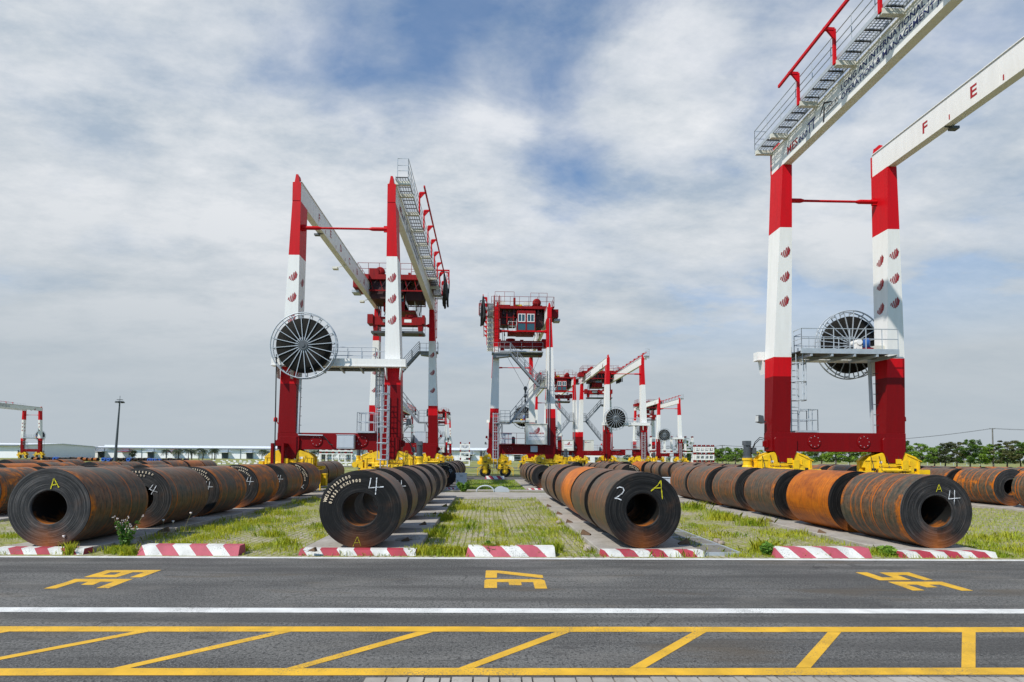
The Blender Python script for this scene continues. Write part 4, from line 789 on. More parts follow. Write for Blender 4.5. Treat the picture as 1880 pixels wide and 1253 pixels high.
    # cable reel
    cx, cy, cz = -1.87, -.95, 8.52
    reel = empty('cable_reel', (cx, cy, cz)); reel.parent = root
    b_ = MB(); b_.lathe([(.42, -.16), (1.57, -.16), (1.57, .16), (.42, .16)], 64, 'y', 0, closed=True); b_.build('cable_pack', 'cable_pack', reel)
    b_ = MB()
    for d in (-.19, .19):
        b_.lathe([(1.86, d-.03), (1.91, d-.03), (1.91, d+.03), (1.86, d+.03)], 72, 'y', 0, closed=True)
        for k in range(20):
            a = 2*math.pi*(k+.3)/20; c_, s_ = math.cos(a), math.sin(a); b_.bar((.22*c_, d, .22*s_), (1.88*c_, d*.95, 1.88*s_), .036, .05, 0, up=(0, 1, 0))
    for k in range(20):
        a = 2*math.pi*(k+.3)/20; c_, s_ = math.cos(a), math.sin(a); b_.bar((1.77*c_, -.19, 1.77*s_), (1.77*c_, .19, 1.77*s_), .045, .045)
    b_.lathe([(.001, -.30), (.12, -.30), (.12, -.26), (.27, -.26), (.27, .26), (.001, .26)], 24, 'y', 1, smooth=False)
    b_.lathe([(.36, -.17), (.46, -.17), (.46, .17), (.36, .17)], 32, 'y', 1, closed=True)
    b_.build('reel_frame', ['galvanised', 'motor_grey'], reel)
    # white cross beam that carries reel and platform
    b_ = MB(); b_.box((-3.95, -.5, 7.5), (3.95, -.06, 7.90)); b_.box((-3.97, -.54, 7.44), (3.97, -.03, 7.50))
    for x in (-3.2, 3.2):
        for k in (-1, 1): b_.prism([(x+k*.5, 7.44), (x+k*.42, 7.44), (x+k*.38, 6.7)][::k], lambda a, c: (a, -.5, c), lambda a, c: (a, -.04, c))
    b_.tube([(cx, -.72, cz), (cx, -.1, cz)], .16, 12); b_.hexa([(cx-.2, -.4, 7.92), (cx+.2, -.4, 7.92), (cx+.2, -.15, 7.92), (cx-.2, -.15, 7.92)], [(cx-.12, -.4, 8.62), (cx+.12, -.4, 8.62), (cx+.12, -.15, 8.62), (cx-.12, -.15, 8.62)])
    b_.build('cross_beam', 'white_paint', root)
    b_ = MB(); ya, yb2 = .12, 1.75
    b_.box((-XI+.02, yb2-.06, 7.50), (XI-.02, yb2, 7.75)); b_.box((-XI+.02, ya, 7.50), (XI-.02, ya+.06, 7.75)); b_.box((-XI+.04, ya+.06, 7.62), (XI-.04, yb2-.06, 7.65), 1)
    for x in (-2.3, -1.2, 0, 1.2, 2.3): b_.bar((x, -.06, 7.42), (x-.25, yb2, 7.42), .10, .12)
    railing(b_, [(-XI+.05, yb2-.03, 7.75), (XI-.05, yb2-.03, 7.75), (XI-.05, ya+.9, 7.75)], 1.02, .82, .024, (.5,)); railing(b_, [(-XI+1.3, ya+.05, 7.7), (XI-.6, ya+.05, 7.7), (XI-.6, ya+.7, 7.7)], 1.0, .9, .022, (.5,))
    b_.build('reel_platform', ['galvanised', 'dark_steel'], root)
    b_ = MB(); b_.box((cx-.2, .2, 7.66), (cx+.25, .65, 8.05), 3); b_.box((cx-.9, .3, 7.66), (cx-.25, .75, 8.15), 0); b_.lathe([(.001, 8.05), (.17, 8.05), (.17, 8.5), (.12, 8.58), (.001, 8.58)], 12, 'z', 1, (cx+.02, .42, 0)); b_.lathe([(.001, 0), (.16, 0), (.16, .3), (.001, .3)], 12, 'x', 2, (cx+.25, .45, 7.85)); b_.lathe([(.001, .3), (.1, .3), (.1, .36), (.001, .36)], 12, 'x', 4, (cx+.25, .45, 7.85))
    b_.build('reel_drive', ['cream_paint', 'blue_paint', 'yellow_paint', 'trolley_red', 'black_cable'], root)
    b_ = MB(); caged_ladder(b_, 2.25, .55, 3.6, 8.0, 1, 5.2); b_.build('ladder', 'galvanised', root)
    b_ = MB(); caged_ladder(b_, 2.75, -.42, 1.0, 6.3, -1, 2.0); b_.build('ladder', 'galvanised', root)
    b_ = MB(); b_.box((1.05, -.3, 3.56), (2.15, .72, 3.66)); railing(b_, [(2.1, -.27, 3.66), (1.1, -.27, 3.66), (1.1, .7, 3.66), (2.1, .7, 3.66)], 1.1, .6, .022, (.5,)); b_.build('sill_platform', 'galvanised', root)
    b_ = MB(); b_.bar((-2.45, -.05, 3.5), (-2.35, -.05, 7.45), .16, .1); b_.tube([(-3.45, -.98, 8.0), (-3.42, -.95, 1.4)], .035, 6, 1); b_.bar((-2.4, -.1, 3.42), (-.95, -.1, 3.40), .12, .06)
    for i in range(6): b_.bar((-2.62, .2, 4.0+i*.55), (-2.35, .2, 4.0+i*.55), .03, .03, 2)
    b_.tube([(-.95, -.1, 3.38), (-.7, -.12, 3.15), (-.55, -.14, 2.9), (-.35, -.14, 2.82)], .03, 5, 1)
    b_.build('cable_duct', ['pale_grey', 'black_cable', 'dark_steel'], root)
    b_ = MB(); b_.box((-.05, -.36, 2.62), (.95, -.02, 3.40)); b_.box((-.09, -.38, 3.40), (.99, -.02, 3.44)); b_.box((-.02, -.375, 2.68), (.92, -.36, 3.36)); b_.build('junction_box', 'pale_grey', root, bevel=.01)
    b_ = MB(); b_.box((-3.75, -.75, 1.35), (-3.60, -.60, 2.9)); b_.box((-3.15, -.75, 1.35), (-3.0, -.60, 2.9)); b_.box((-3.75, -.6, 2.75), (-3.0, -.02, 2.9)); b_.build('cable_guide', 'dark_red_paint', root)
    b_ = MB(); b_.hexa([(-3.95, -1.1, .75), (-2.75, -1.1, .75), (-2.75, -.35, .75), (-3.95, -.35, .75)], [(-3.7, -.95, 1.38), (-3.0, -.95, 1.38), (-3.0, -.45, 1.38), (-3.7, -.45, 1.38)]); b_.build('cable_funnel', 'pale_grey', root, bevel=.02)
    # machinery-side equipment: house, cabinets, stairs, ladders
    yo = SP
    b_ = MB(); b_.box((-2.58, yo-.5, 3.60), (-.30, yo+.75, 5.72)); b_.box((-2.64, yo-.55, 5.72), (-.24, yo+.81, 5.80)); b_.box((-2.62, yo-.52, 3.56), (-.26, yo+.78, 3.60))
    for x in (-2.5, -.36): b_.box((x-.03, yo+.75, 3.62), (x+.03, yo+.765, 5.7))
    b_.add([(-.55, yo+.757, 4.0), (-2.35, yo+.757, 4.0), (-2.35, yo+.757, 5.5), (-.55, yo+.757, 5.5)], [(0, 1, 2, 3)], 4)
    mark(b_, (-1.5, yo+.76, 5.05), (-1, 0, 0), (0, 0, 1), (0, 1, 0), 1.1, 2, 3)
    b_.add([(-.72, yo+.762, 4.66), (-2.18, yo+.762, 4.66), (-2.24, yo+.762, 4.82), (-.66, yo+.762, 4.82)], [(0, 1, 2, 3)], 2); put_text(b_, 'PORT OF LONG AN', .15, (-.78, yo+.766, 4.69), (-1, 0, 0), (0, 0, 1), 1, .02, width=1.34); put_text(b_, 'LONG AN INTERNATIONAL PORT', .13, (-.62, yo+.762, 4.34), (-1, 0, 0), (0, 0, 1), 5, .02, width=1.68)
    put_text(b_, 'MES', .34, (-2.2, yo-.505, 5.2), (1, 0, 0), (0, 0, 1), 2, .02, width=.5); put_text(b_, 'ecoTT', .34, (-1.66, yo-.505, 5.2), (1, 0, 0), (0, 0, 1), 5, .02, width=.8)
    b_.build('electrical_house', ['cream_paint', 'white_paint', 'logo_red', 'logo_black', 'white_paint', 'navy'], root)
    b_ = MB(); b_.box((1.2, yo-.3, 3.62), (2.35, yo+.3, 4.75)); b_.box((1.15, yo-.33, 4.75), (2.4, yo+.33, 4.79)); b_.build('cabinet', 'pale_grey', root)
    b_ = MB(); b_.box((-.2, yo-.2, 3.555), (2.55, yo+.75, 3.60)); railing(b_, [(-.2, yo+.72, 3.6), (2.5, yo+.72, 3.6), (2.5, yo+.1, 3.6)], 1.15, .9, .02, (.5,)); b_.build('sill_platform', ['dark_red_paint'], root)
    b_ = MB(); b_.box((-1.6, yo+.02, 2.75), (-.85, yo+.3, 3.4)); b_.build('junction_box', 'pale_grey', root)
    y0, y1 = yo+.15, yo+.85
    b_ = MB(); stair(b_, (1.45, 13.35), (-1.75, 9.75), y0, y1); stair(b_, (1.40, 5.85), (-1.75, 9.75), y0, y1); b_.build('staircase', 'grey_steel', root)
    b_ = MB(); b_.box((1.45, yo+.05, 13.25), (3.45, yo+1.05, 13.38)); b_.hexa([(1.6, yo+.1, 13.0), (3.3, yo+.1, 12.8), (3.3, yo+.9, 12.8), (1.6, yo+.9, 13.0)], [(1.6, yo+.1, 13.25), (3.3, yo+.1, 13.25), (3.3, yo+.9, 13.25), (1.6, yo+.9, 13.25)])
    railing(b_, [(1.45, yo+1.02, 13.38), (3.42, yo+1.02, 13.38), (3.42, yo+.1, 13.38)], 1.05, .7, .02, (.5,)); b_.build('landing', 'grey_steel', root); b_ = MB(); b_.box((-2.62, yo+.05, 9.62), (-1.75, yo+1.0, 9.74)); railing(b_, [(-1.75, yo+.98, 9.74), (-2.6, yo+.98, 9.74), (-2.6, yo+.08, 9.74), (-1.75, yo+.08, 9.74)], 1.7, .3, .018, (.5, .75)); b_.build('landing', 'grey_steel', root); b_ = MB(); b_.box((1.40, yo+.05, 5.72), (2.95, yo+1.0, 5.84)); railing(b_, [(1.45, yo+.98, 5.84), (2.5, yo+.98, 5.84), (2.5, yo+.1, 5.84)], 1.3, .45, .018, (.5, .75)); b_.bar((2.3, yo+.5, 5.72), (2.62, yo+.5, 4.9), .08, .08)
    b_.build('landing', 'grey_steel', root)
    b_ = MB()
    for q in (2.2, 2.32): b_.tube([(q, yo-.2, 3.6), (q, yo-.2, 5.7)], .035, 5)
    b_.tube([(-2.75, yo+.06, 3.5), (-2.72, yo+.06, 9.6)], .05, 6); b_.tube([(-2.95, yo+.06, 3.5), (-2.9, yo+.06, 17.4)], .04, 6); b_.build('conduit', 'grey_steel', root)
    b_ = MB(); b_.lathe([(.001, 3.55), (.22, 3.55), (.22, 4.3), (.1, 4.42), (.001, 4.42)], 12, 'z', 0, (1.0, yo-.55, 0)); b_.build('air_tank', 'motor_grey', root)
    b_ = MB(); caged_ladder(b_, 2.95, yo+.4, 1.0, 6.9, 1, 2.0); b_.build('ladder', 'galvanised', root)
    b_ = MB(); caged_ladder(b_, 2.95, yo+.4, 13.4, 19.6, 1, 15.0); b_.build('ladder', 'trolley_red', root)
    # trolley
    ty = SP-4.3
    b_ = MB(); b_.box((-3.55, ty-1.9, 18.95), (3.45, ty-1.6, 19.35)); b_.box((-3.55, ty+1.6, 19.12), (3.45, ty+1.9, 19.35)); b_.box((-3.75, ty-1.9, 19.35), (3.55, ty+1.9, 19.42))
    for x in (-2.87, 2.87): b_.box((x-.3, ty-2.2, 18.87), (x+.3, ty+2.2, 19.33))
    for x in (-1.9, -.6, .9, 2.1): b_.box((x-.1, ty-1.6, 18.5), (x+.1, ty+1.6, 19.35), 1)
    b_.box((-2.45, ty-1.5, 17.2), (-1.0, ty+1.2, 18.9), 1); b_.box((.7, ty-.4, 17.4), (2.45, ty+1.3, 18.9), 1); b_.box((-.9, ty-1.3, 17.9), (.6, ty+.2, 18.85), 1)
    for x in (.95, 1.7, 2.4): b_.bar((x, ty+1.5, 17.3), (x, ty+1.5, 19.0), .1, .1)
    for z in (17.35, 18.2): b_.bar((.7, ty+1.5, z), (2.45, ty+1.5, z), .08, .08)
    b_.box((-4.3, ty-1.2, 18.4), (-3.55, ty+1.2, 19.3)); b_.box((-4.6, ty-.5, 18.1), (-3.9, ty+.6, 18.35), 2)
    for x in (-2.5, -1.6, -.8, 0, .8, 1.7, 2.5):
        b_.bar((x, ty-1.75, 19.0), (x+.3, ty-1.7, 17.9), .07, .07); b_.bar((x, ty-1.75, 18.0), (x+.6, ty-1.75, 18.9), .05, .05, 1)
    b_.box((-2.6, ty-1.8, 17.85), (2.6, ty-1.7, 17.97)); b_.box((-3.7, ty-1.85, 18.3), (-3.4, ty-1.0, 18.9)); b_.box((-2.6, ty-1.9, 19.42), (-1.7, ty-1.2, 20.0))
    trol = b_.build('trolley', ['trolley_red', 'trolley_dark', 'galvanised'], root)
    b_ = MB(); b_.lathe([(.001, -1.2), (.50, -1.2), (.50, -1.1), (.36, -1.1), (.36, 1.1), (.50, 1.1), (.50, 1.2), (.001, 1.2)], 24, 'y', 0, (-1.75, ty+.2, 19.95)); b_.box((-2.4, ty-.9, 19.42), (-1.2, ty+1.3, 19.7)); b_.build('winch', 'trolley_red', trol); b_ = MB(); b_.box((-1.0, ty-1.0, 19.42), (.2, ty-.2, 20.0)); b_.build('gearbox', 'trolley_red', trol); b_ = MB(); b_.box((.7, ty+.9, 19.42), (.95, ty+1.2, 20.6)); b_.build('rope_guide', 'trolley_red', trol); b_ = MB(); b_.box((1.3, ty-.5, 19.42), (2.9, ty+1.2, 19.75)); b_.build('machine_base', 'trolley_red', trol)
    b_ = MB(); b_.box((1.9, ty+.1, 19.75), (2.75, ty+.8, 20.25)); b_.build('motor_cover', 'cream_paint', trol); b_ = MB(); b_.box((-1.0, ty+1.0, 19.42), (-.2, ty+1.6, 19.95)); b_.lathe([(.001, -.4), (.22, -.4), (.22, .4), (.001, .4)], 12, 'x', 1, (.3, ty+.6, 19.75)); b_.build('motor_cover', ['cream_paint', 'yellow_paint'], trol)
    b_ = MB(); railing(b_, [(-3.7, ty+1.85, 19.42), (-2.8, ty+1.85, 19.42), (-.8, ty+1.85, 19.42), (3.5, ty+1.85, 19.42), (3.5, ty-1.85, 19.42), (-3.7, ty-1.85, 19.42), (-3.7, ty+1.85, 19.42)], 1.1, 1.0, .024, (.5,)); railing(b_, [(.9, ty+1.88, 19.9), (3.1, ty+1.88, 19.9)], 1.15, .9, .022, ()); railing(b_, [(-2.9, ty+1.88, 19.9), (-1.0, ty+1.88, 19.9)], 1.05, .8, .022, ()); b_.build('railing', 'trolley_red', trol)
    b_ = MB()
    for x in (1.55, 2.0, -1.1, -1.5, -2.1):
        b_ = MB(); b_.tube([(x, ty+1.0, 19.4), (x+.05, ty+1.0, 17.0), (x-.1, ty+.8, 16.2)], .05, 5); b_.build('hanging_cable', 'black_cable', trol)
    for x in (-2.1, 2.1):
        for yy in (-.35, .35):
            b_ = MB()
            for q in (-.1, .1): b_.tube([(x+q, ty+yy, 19.0), ((x+q)*.97, ty+yy, 15.6)], .022, 5)
            b_.build('hoist_rope', 'black_cable', trol)
    # operator cab facing outwards
    cab = MB(); xa, xb, ya, yb2, za, zb = -1.50, .58, ty-.3, ty+2.45, 16.35, 18.75
    fr = .09
    cab.box((xa, ya, zb-.35), (xb, yb2, zb)); cab.box((xa, ya, za), (xb, yb2, za+.18)); cab.box((xa-.0, ya, za+.18), (xa+fr, ya+fr, zb-.35)); cab.box((xb-fr, ya, za+.18), (xb, ya+fr, zb-.35)); cab.box((xa, yb2-fr, za+.18), (xa+fr, yb2, zb-.35)); cab.box((xb-fr, yb2-fr, za+.18), (xb, yb2, zb-.35))
    xm = (xa+xb)/2; cab.box((xm-.08, yb2-fr, za+.18), (xm+.08, yb2, zb-.35)); cab.box((xa+fr, yb2-fr+.005, 17.30), (xb-fr, yb2-.005, 17.42)); cab.box((xb, ya+.2, za), (xb+1.0, yb2-.4, za+.16)); cab.box((xa+fr, ya, za+.18), (xb-fr, ya+.05, 17.3))
    c_ = cab.build('operator_cab', 'trolley_red', root)
    b_ = MB(); b_.box((xa+fr, yb2-.06, 17.42), (xb-fr, yb2-.045, zb-.35)); b_.box((xa+fr, yb2-.06, za+.18), (xb-fr, yb2-.045, 17.30)); b_.box((xa+.02, ya+fr, 17.3), (xa+.035, yb2-fr, zb-.35)); b_.box((xb-.035, ya+fr, 17.3), (xb-.02, yb2-fr, zb-.35)); b_.box((xa+fr, ya+.02, 17.3), (xb-fr, ya+.035, zb-.35)); b_.build('window_glass', 'glass_dark', c_)
    b_ = MB()
    for p, q in ((xa+fr+.02, xm-.10), (xm+.10, xb-fr-.02)):
        for x in (p, (p+q)/2-.03, q-.07): b_.box((x, yb2-.03, 17.45), (x+.07, yb2+.012, zb-.37))
        for z in (17.45, zb-.45): b_.box((p, yb2-.028, z), (q, yb2+.010, z+.08))
    for x in (xa+.1, xm, xb-.18): b_.box((x, ya-.01, 17.6), (x+.07, ya+.03, zb-.37))
    for z in (17.6, zb-.45): b_.box((xa+.1, ya-.008, z), (xb-.1, ya+.028, z+.07))
    b_.build('window_frame', 'white_paint', c_)
    b_ = MB(); railing(b_, [(xb+.05, yb2-.45, za+.16), (xb+.98, yb2-.45, za+.16), (xb+.98, ya+.2, za+.16)], 1.1, .5, .02, (.5,)); b_.build('railing', 'white_paint', c_)
    # lifting beam
    b_ = MB(); b_.box((-2.5, ty-.45, 14.95), (2.35, ty+.45, 15.75)); b_.box((-3.0, ty-.6, 15.05), (-2.45, ty+.6, 15.95)); b_.box((2.35, ty-.6, 15.05), (2.6, ty+.6, 15.9)); b_.lathe([(.001, 15.75), (.55, 15.75), (.55, 16.0), (.001, 16.1)], 16, 'z', 0, (1.2, ty, 0), smooth=False); b_.box((-.3, ty-.55, 14.9), (0.1, ty+.55, 15.85))
    for x in (-2.4, 2.0): b_.hexa([(x, ty-.3, 14.0), (x+.3, ty-.3, 14.0), (x+.3, ty+.3, 14.0), (x, ty+.3, 14.0)], [(x-.1, ty-.4, 14.95), (x+.4, ty-.4, 14.95), (x+.4, ty+.4, 14.95), (x-.1, ty+.4, 14.95)])
    b_.box((-1.5, ty-.46, 15.2), (-.5, ty-.455, 15.5), 2); b_.box((.6, ty-.46, 15.2), (1.3, ty-.455, 15.5), 3)
    sp_ = b_.build('lifting_beam', ['trolley_red', 'dark_steel', 'cream_paint', 'white_paint'], root)
    b_ = MB(); b_.box((-2.55, ty+.55, 14.25), (2.5, ty+1.3, 14.40)); b_.box((-2.55, ty-.9, 14.05), (2.5, ty+.6, 14.25), 1); railing(b_, [(-2.5, ty+1.28, 14.4), (2.45, ty+1.28, 14.4)], 1.0, 1.1, .02, (.5,)); b_.build('service_platform', ['galvanised', 'dark_steel'], sp_)
    return root
A = build_crane()
CG = 'rubber-tyred gantry cranes in the yard'
def set_crane(o, x, y, rot, label):
    o.location = (x, y, 0); o.rotation_euler = (0, 0, rot); tag(o, label, 'gantry crane', CG)
A.scale = (1, 1, 1.01)
set_crane(A, -8.78, 31.1, 0, 'large red and white gantry crane left of centre with a big black cable reel')
CRANES = [(18.98, 28.2, math.pi, 'tallest red and white gantry crane at right, girders rising over the road'),
          (3.95, 80.6, math.pi, 'gantry crane near the middle with its cab and zigzag stairs facing the camera'),
          (15.7, 133.0, math.pi, 'distant gantry crane half hidden behind the right leg of the middle crane'),
          (22.9, 84.6, 0.0, 'gantry crane right of the middle whose black cable reel faces the camera'),
          (51.6, 144.5, 0.0, 'small distant gantry crane with a reel, rightmost behind the coils'),
          (-167.0, 194.0, math.pi, 'small distant gantry crane cut off by the left edge of the photo'),
          (-18.6, 223.5, math.pi, 'tiny distant gantry crane seen just right of the large left crane'),
          (-31.5, 175.0, 0.0, 'tiny distant gantry crane seen between the legs of the large left crane')]
CO = []
for i, (x, y, rot, lb) in enumerate(CRANES):
    c = copy_tree(A); set_crane(c, x, y, rot, lb); CO.append(c); c.scale = (1, 1, 1.036 if i == 0 else 1.005)
    if i in (1, 2, 3, 4):
        for ch in c.children:
            if ch.name.startswith('leg'): ch.data = PLAIN[ch.data.name]
# the middle crane has a slender hook line let down below its lifting beam
b_ = MB(); hx, hy = -.6, SP-4.3
b_.tube([(hx+2.2, hy, 14.0), (hx+.1, hy, 10.35)], .02, 5); b_.tube([(hx-1.6, hy, 14.0), (hx-.1, hy, 10.35)], .02, 5); b_.lathe([(.001, 10.5), (.18, 10.4), (.24, 10.2), (.12, 9.95), (.10, 9.6), (.2, 9.5), (.2, 9.2), (.08, 9.1), (.12, 8.6), (.05, 8.4), (.045, 5.6), (.09, 5.5), (.09, 5.1), (.001, 5.05)], 10, 'z', 0, (hx, hy, 0)); b_.tube([(hx, hy, 5.1), (hx+.02, hy, 4.5)], .03, 6)
b_.build('hook_line', 'motor_grey', CO[1])

# ------------------------------------------------------------------ small yard furniture
c0 = gr(845, 897); y = 34.2
b_ = MB(); b_.box((-.36, -.22, 0), (.36, .22, 1.06)); b_.box((-.40, -.26, 1.06), (.40, .26, 1.11)); b_.box((-.32, -.228, .1), (.32, -.222, 1.0)); b_.box((-.26, -.240, .5), (-.21, -.228, .65), 1)
for k in range(4): b_.box((-.1, -.236, .86+k*.03), (.1, -.228, .87+k*.03), 1)
o = b_.build('electrical_cabinet', ['pale_grey', 'motor_grey'], bevel=.008); o.location = (at(847, 890, 35.4).x, 35.4, 0); tag(o, 'grey metal cabinet standing by the grass strip with a green bush at its foot', 'cabinet')
b_ = MB(); b_.box((-.22, -.18, 0), (.22, .18, .92)); b_.box((-.25, -.21, .86), (.25, .21, .95)); b_.box((-.03, -.2, .05), (.03, -.18, .85))
o = b_.build('steel_post', 'yellow_paint', bevel=.01); o.location = (at(594, 880, 37.0).x, 37.0, 0.0); tag(o, 'short square yellow steel post at the end of the left coil row', 'post')
b_ = MB(); b_.tube([(.55*math.cos(R(a)), 0, .38*math.sin(R(a))) for a in range(0, 181, 12)], .05, 6); o = b_.build('hoop', 'pale_grey'); o.location = (at(891, 893, 32.9).x, 32.9, 0.02); tag(o, 'low grey metal hoop beside the cable trench', 'hoop')
b_ = MB(); b_.prism([(.42*math.cos(R(a))+(.15 if a < 60 else 0), .38*math.sin(R(a))) for a in range(0, 181, 15)], lambda a, c: (a, 0, c), lambda a, c: (a, .05, c)); o = b_.build('cover_plate', 'pale_grey'); o.location = (at(919, 893, 32.9).x, 32.9, 0.0); tag(o, 'grey half-round metal plate standing beside the hoop at the cable trench', 'plate')
# pale block at the end of the row behind coil "2"
b_ = MB(); b_.box((-.5, -.3, 0), (.5, .3, .95)); b_.box((-.55, -.34, .95), (.55, .34, 1.0)); o = b_.build('concrete_block', 'pale_grey', bevel=.02); p = at(1217, 880, 33.2); o.location = (p.x, 33.2, 0); tag(o, 'pale grey box between the two right-hand coil rows', 'box')
# marker racks: white lattice frames with red bands
def rack(x, y, w_, h, cols, tiers, label, rz=0):
    r_ = empty('stacking_rack', (x, y, 0), R(rz)); tag(r_, label, 'rack', 'red and white stacking racks')
    for t in range(tiers):
        b_ = MB(); z0 = h*t/tiers; z1 = h*(t+1)/tiers-.06
        for dy in (-.5, .5):
            for i in range(cols+1):
                xx = -w_/2+w_*i/cols; b_.box((xx-.13, dy-.13, z0), (xx+.13, dy+.13, z1), 0); b_.box((xx-.14, dy-.14, z1-.45), (xx+.14, dy+.14, z1), 1)
            b_.box((-w_/2, dy-.1, z0), (w_/2, dy+.1, z0+.32), 0); b_.box((-w_/2, dy-.1, z1-.75), (w_/2, dy+.1, z1-.5), 0)
            for i in range(cols): xx = -w_/2+w_*(i+.5)/cols; b_.tube([(xx+.5*math.cos(R(a)), dy, z0+.9+.5*math.sin(R(a))) for a in range(0, 361, 30)], .05, 4, 2)
        b_.build('rack_tier', ['white_paint', 'dark_red_paint', 'motor_grey'], r_)
p = at(1292, 852, 118); rack(p.x, 118, 4.1, 5.3, 4, 3, 'white and red lattice rack of three tiers standing before the trees')
p = at(855, 845, 122); rack(p.x-.2, 122, 2.1, 5.6, 1, 3, 'slim red and white lattice rack left of the middle crane')
p = at(1233, 852, 160); rack(p.x, 160, 13.0, 9.0, 6, 2, 'wide pale lattice rack behind the rightmost distant crane')
p = at(617, 842, 150); rack(p.x, 150, 9.0, 6.5, 5, 2, 'pale lattice rack before the palms, seen under the left crane beam')
# light mast
p = at(211, 842, 140); b_ = MB(); b_.tube([(0, 0, 0), (.3, 0, 6), (.75, 0, 16.2)], [.34, .28, .16], 12)
mast = b_.build('light_mast', 'motor_grey'); mast.location = (p.x, 140, 0); tag(mast, 'tall slim light mast before the white warehouse', 'light mast')
b_ = MB(); b_.lathe([(.2, 16.0), (1.0, 15.95), (1.0, 16.15), (.2, 16.2)], 12, 'z', 0, (.75, 0, 0)); b_.box((.15, -.4, 16.5), (1.35, .4, 16.62)); b_.tube([(.75, 0, 16.1), (.75, 0, 17.6)], .06, 5)
for k in range(8): a = k*math.pi/4; b_.box((.75+.85*math.cos(a)-.22, .85*math.sin(a)-.16, 15.72), (.75+.85*math.cos(a)+.22, .85*math.sin(a)+.16, 15.96), 0)
b_.build('lamp_ring', 'motor_grey', mast)
for i, (ua, ub, v_) in enumerate(((395, 492, 846.5), (410, 492, 849), (390, 480, 852), (600, 655, 851), (610, 660, 855))):
    for q in range(9 if ub-ua > 60 else 6):
        u_ = ua+(ub-ua)*(q+random.uniform(-.25, .25))/8; p = gr(u_, v_+random.uniform(-.5, .5)); b_ = MB(); b_.hexa([(-.42, -.2, 0), (.42, -.2, 0), (.42, .2, 0), (-.42, .2, 0)], [(-.36, -.14, .32), (.36, -.14, .32), (.36, .14, .32), (-.36, .14, .32)])
        o = b_.build('marker_block', 'kerb_white'); o.location = (p.x, p.y, -.03); o.rotation_euler = (0, 0, random.uniform(-.3, .3)); tag(o, 'tiny white block lying in the grass before the white warehouse', 'block', 'white blocks in the grass')
# power poles and wires beyond the trees on the right
def pole(u, vtop, y, label):
    t = at(u, vtop, y); b_ = MB(); b_.tube([(0, 0, 0), (0, 0, t.z)], [.26, .17], 8); b_.bar((-1.0, 0, t.z-.15), (1.0, 0, t.z-.15), .12, .14)
    for q in (-.9, 0, .9): b_.tube([(q, 0, t.z-.1), (q, 0, t.z+.18)], .06, 6)
    o = b_.build('utility_pole', 'dark_concrete'); o.location = (t.x, y, 0); tag(o, label, 'utility pole', 'utility poles beyond the trees'); return t
P1 = pole(1822, 787, 175, 'pale utility pole rising above the trees at right'); P2 = pole(1326, 818, 205, 'thin distant utility pole above the low trees behind the lattice rack')
def wire(a, c, sag, label):
    b_ = MB(); pts = []
    for i in range(25):
        t = i/24; p = a.lerp(c, t); p.z -= sag*4*t*(1-t); pts.append(p)
    for q in (-.9, .9): b_.tube([p+Vector((0, q, 0)) for p in pts], .035, 4)
    o = b_.build('power_line', 'black_cable'); tag(o, label, 'power line', 'power lines on the poles')
wire(P1, at(1480, 812, 190), 1.4, 'pair of sagging wires from the right pole towards the right crane'); wire(P1, at(2050, 789, 160), .5, 'pair of wires leaving the right pole at the photo edge')
wire(P2, at(1480, 812, 190), 1.0, 'pair of wires from the thin distant pole towards the right crane'); wire(P2, at(1150, 825, 225), 1.2, 'pair of faint wires from the thin distant pole towards the cranes')

# ------------------------------------------------------------------ warehouses
WY = 262.0
def warehouse(x0, x1, y, eave, ridge, label, bays, ov=0.0, red=True):
    w_ = empty('warehouse', (x0, y, 0)); tag(w_, label, 'warehouse', 'white warehouses at the far left'); L = x1-x0
    b_ = MB(); b_.box((0, 0, 0), (L, 40, eave)); b_.prism([(-.0, eave), (40, eave), (20, ridge-.32)], lambda a, c: (0.0, a, c), lambda a, c: (L, a, c)); b_.build('wall', 'cladding', w_)
    b_ = MB(); b_.hexa([(-.5, -1.2, eave), (L+.5, -1.2, eave), (L+.5, 20, ridge-.3), (-.5, 20, ridge-.3)], [(-.5, -1.2, eave+.25), (L+.5, -1.2, eave+.25), (L+.5, 20, ridge), (-.5, 20, ridge)]); b_.hexa([(-.5, 20, ridge-.3), (L+.5, 20, ridge-.3), (L+.5, 41.2, eave), (-.5, 41.2, eave)], [(-.5, 20, ridge), (L+.5, 20, ridge), (L+.5, 41.2, eave+.25), (-.5, 41.2, eave+.25)])
    if ov: b_.box((ov, 12, ridge-.6), (L, 28, ridge+.55))
    b_.build('roof', 'roof_sheet', w_)
    b_ = MB(); b_.box((0, -1.35, eave-.35), (L, -1.2, eave+.2))
    nb = int(L/bays)
    for i in range(nb): b_.box((i*bays-.12, -.2, 0), (i*bays+.12, -.003, eave-.36))
    b_.build('gutter', 'gutter', w_)
    k = 0
    for i in range(1, nb, 2 if red else 3):
        xx = (i+.35)*bays; isr = red and (i % 4 == 1) and i < 16
        b_ = MB(); b_.box((xx, -3.2, 3.05), (xx+bays*.82, -.01, 3.3)); b_.build('awning', 'awning_red' if isr else 'roof_sheet', w_)
        b_ = MB(); b_.box((xx+.8, -.12, 0), (xx+bays*.62, -.01, 2.95)); b_.build('door', 'roof_sheet' if isr or i % 3 == 0 else 'door_dark', w_)
XL = at(-60, 840, WY).x; XR = at(1000, 840, WY).x
warehouse(XL+18, XR, WY, 5.0, 6.0, 'very long white warehouse with grey posts and awnings behind the yard', 6.1, 40)
x0 = at(-150, 840, 215).x; x1 = at(38, 840, 215).x
warehouse(x0, x1, 215, 5.2, 6.4, 'pale grey warehouse end at the far left behind the distant crane', 9, 0, False)
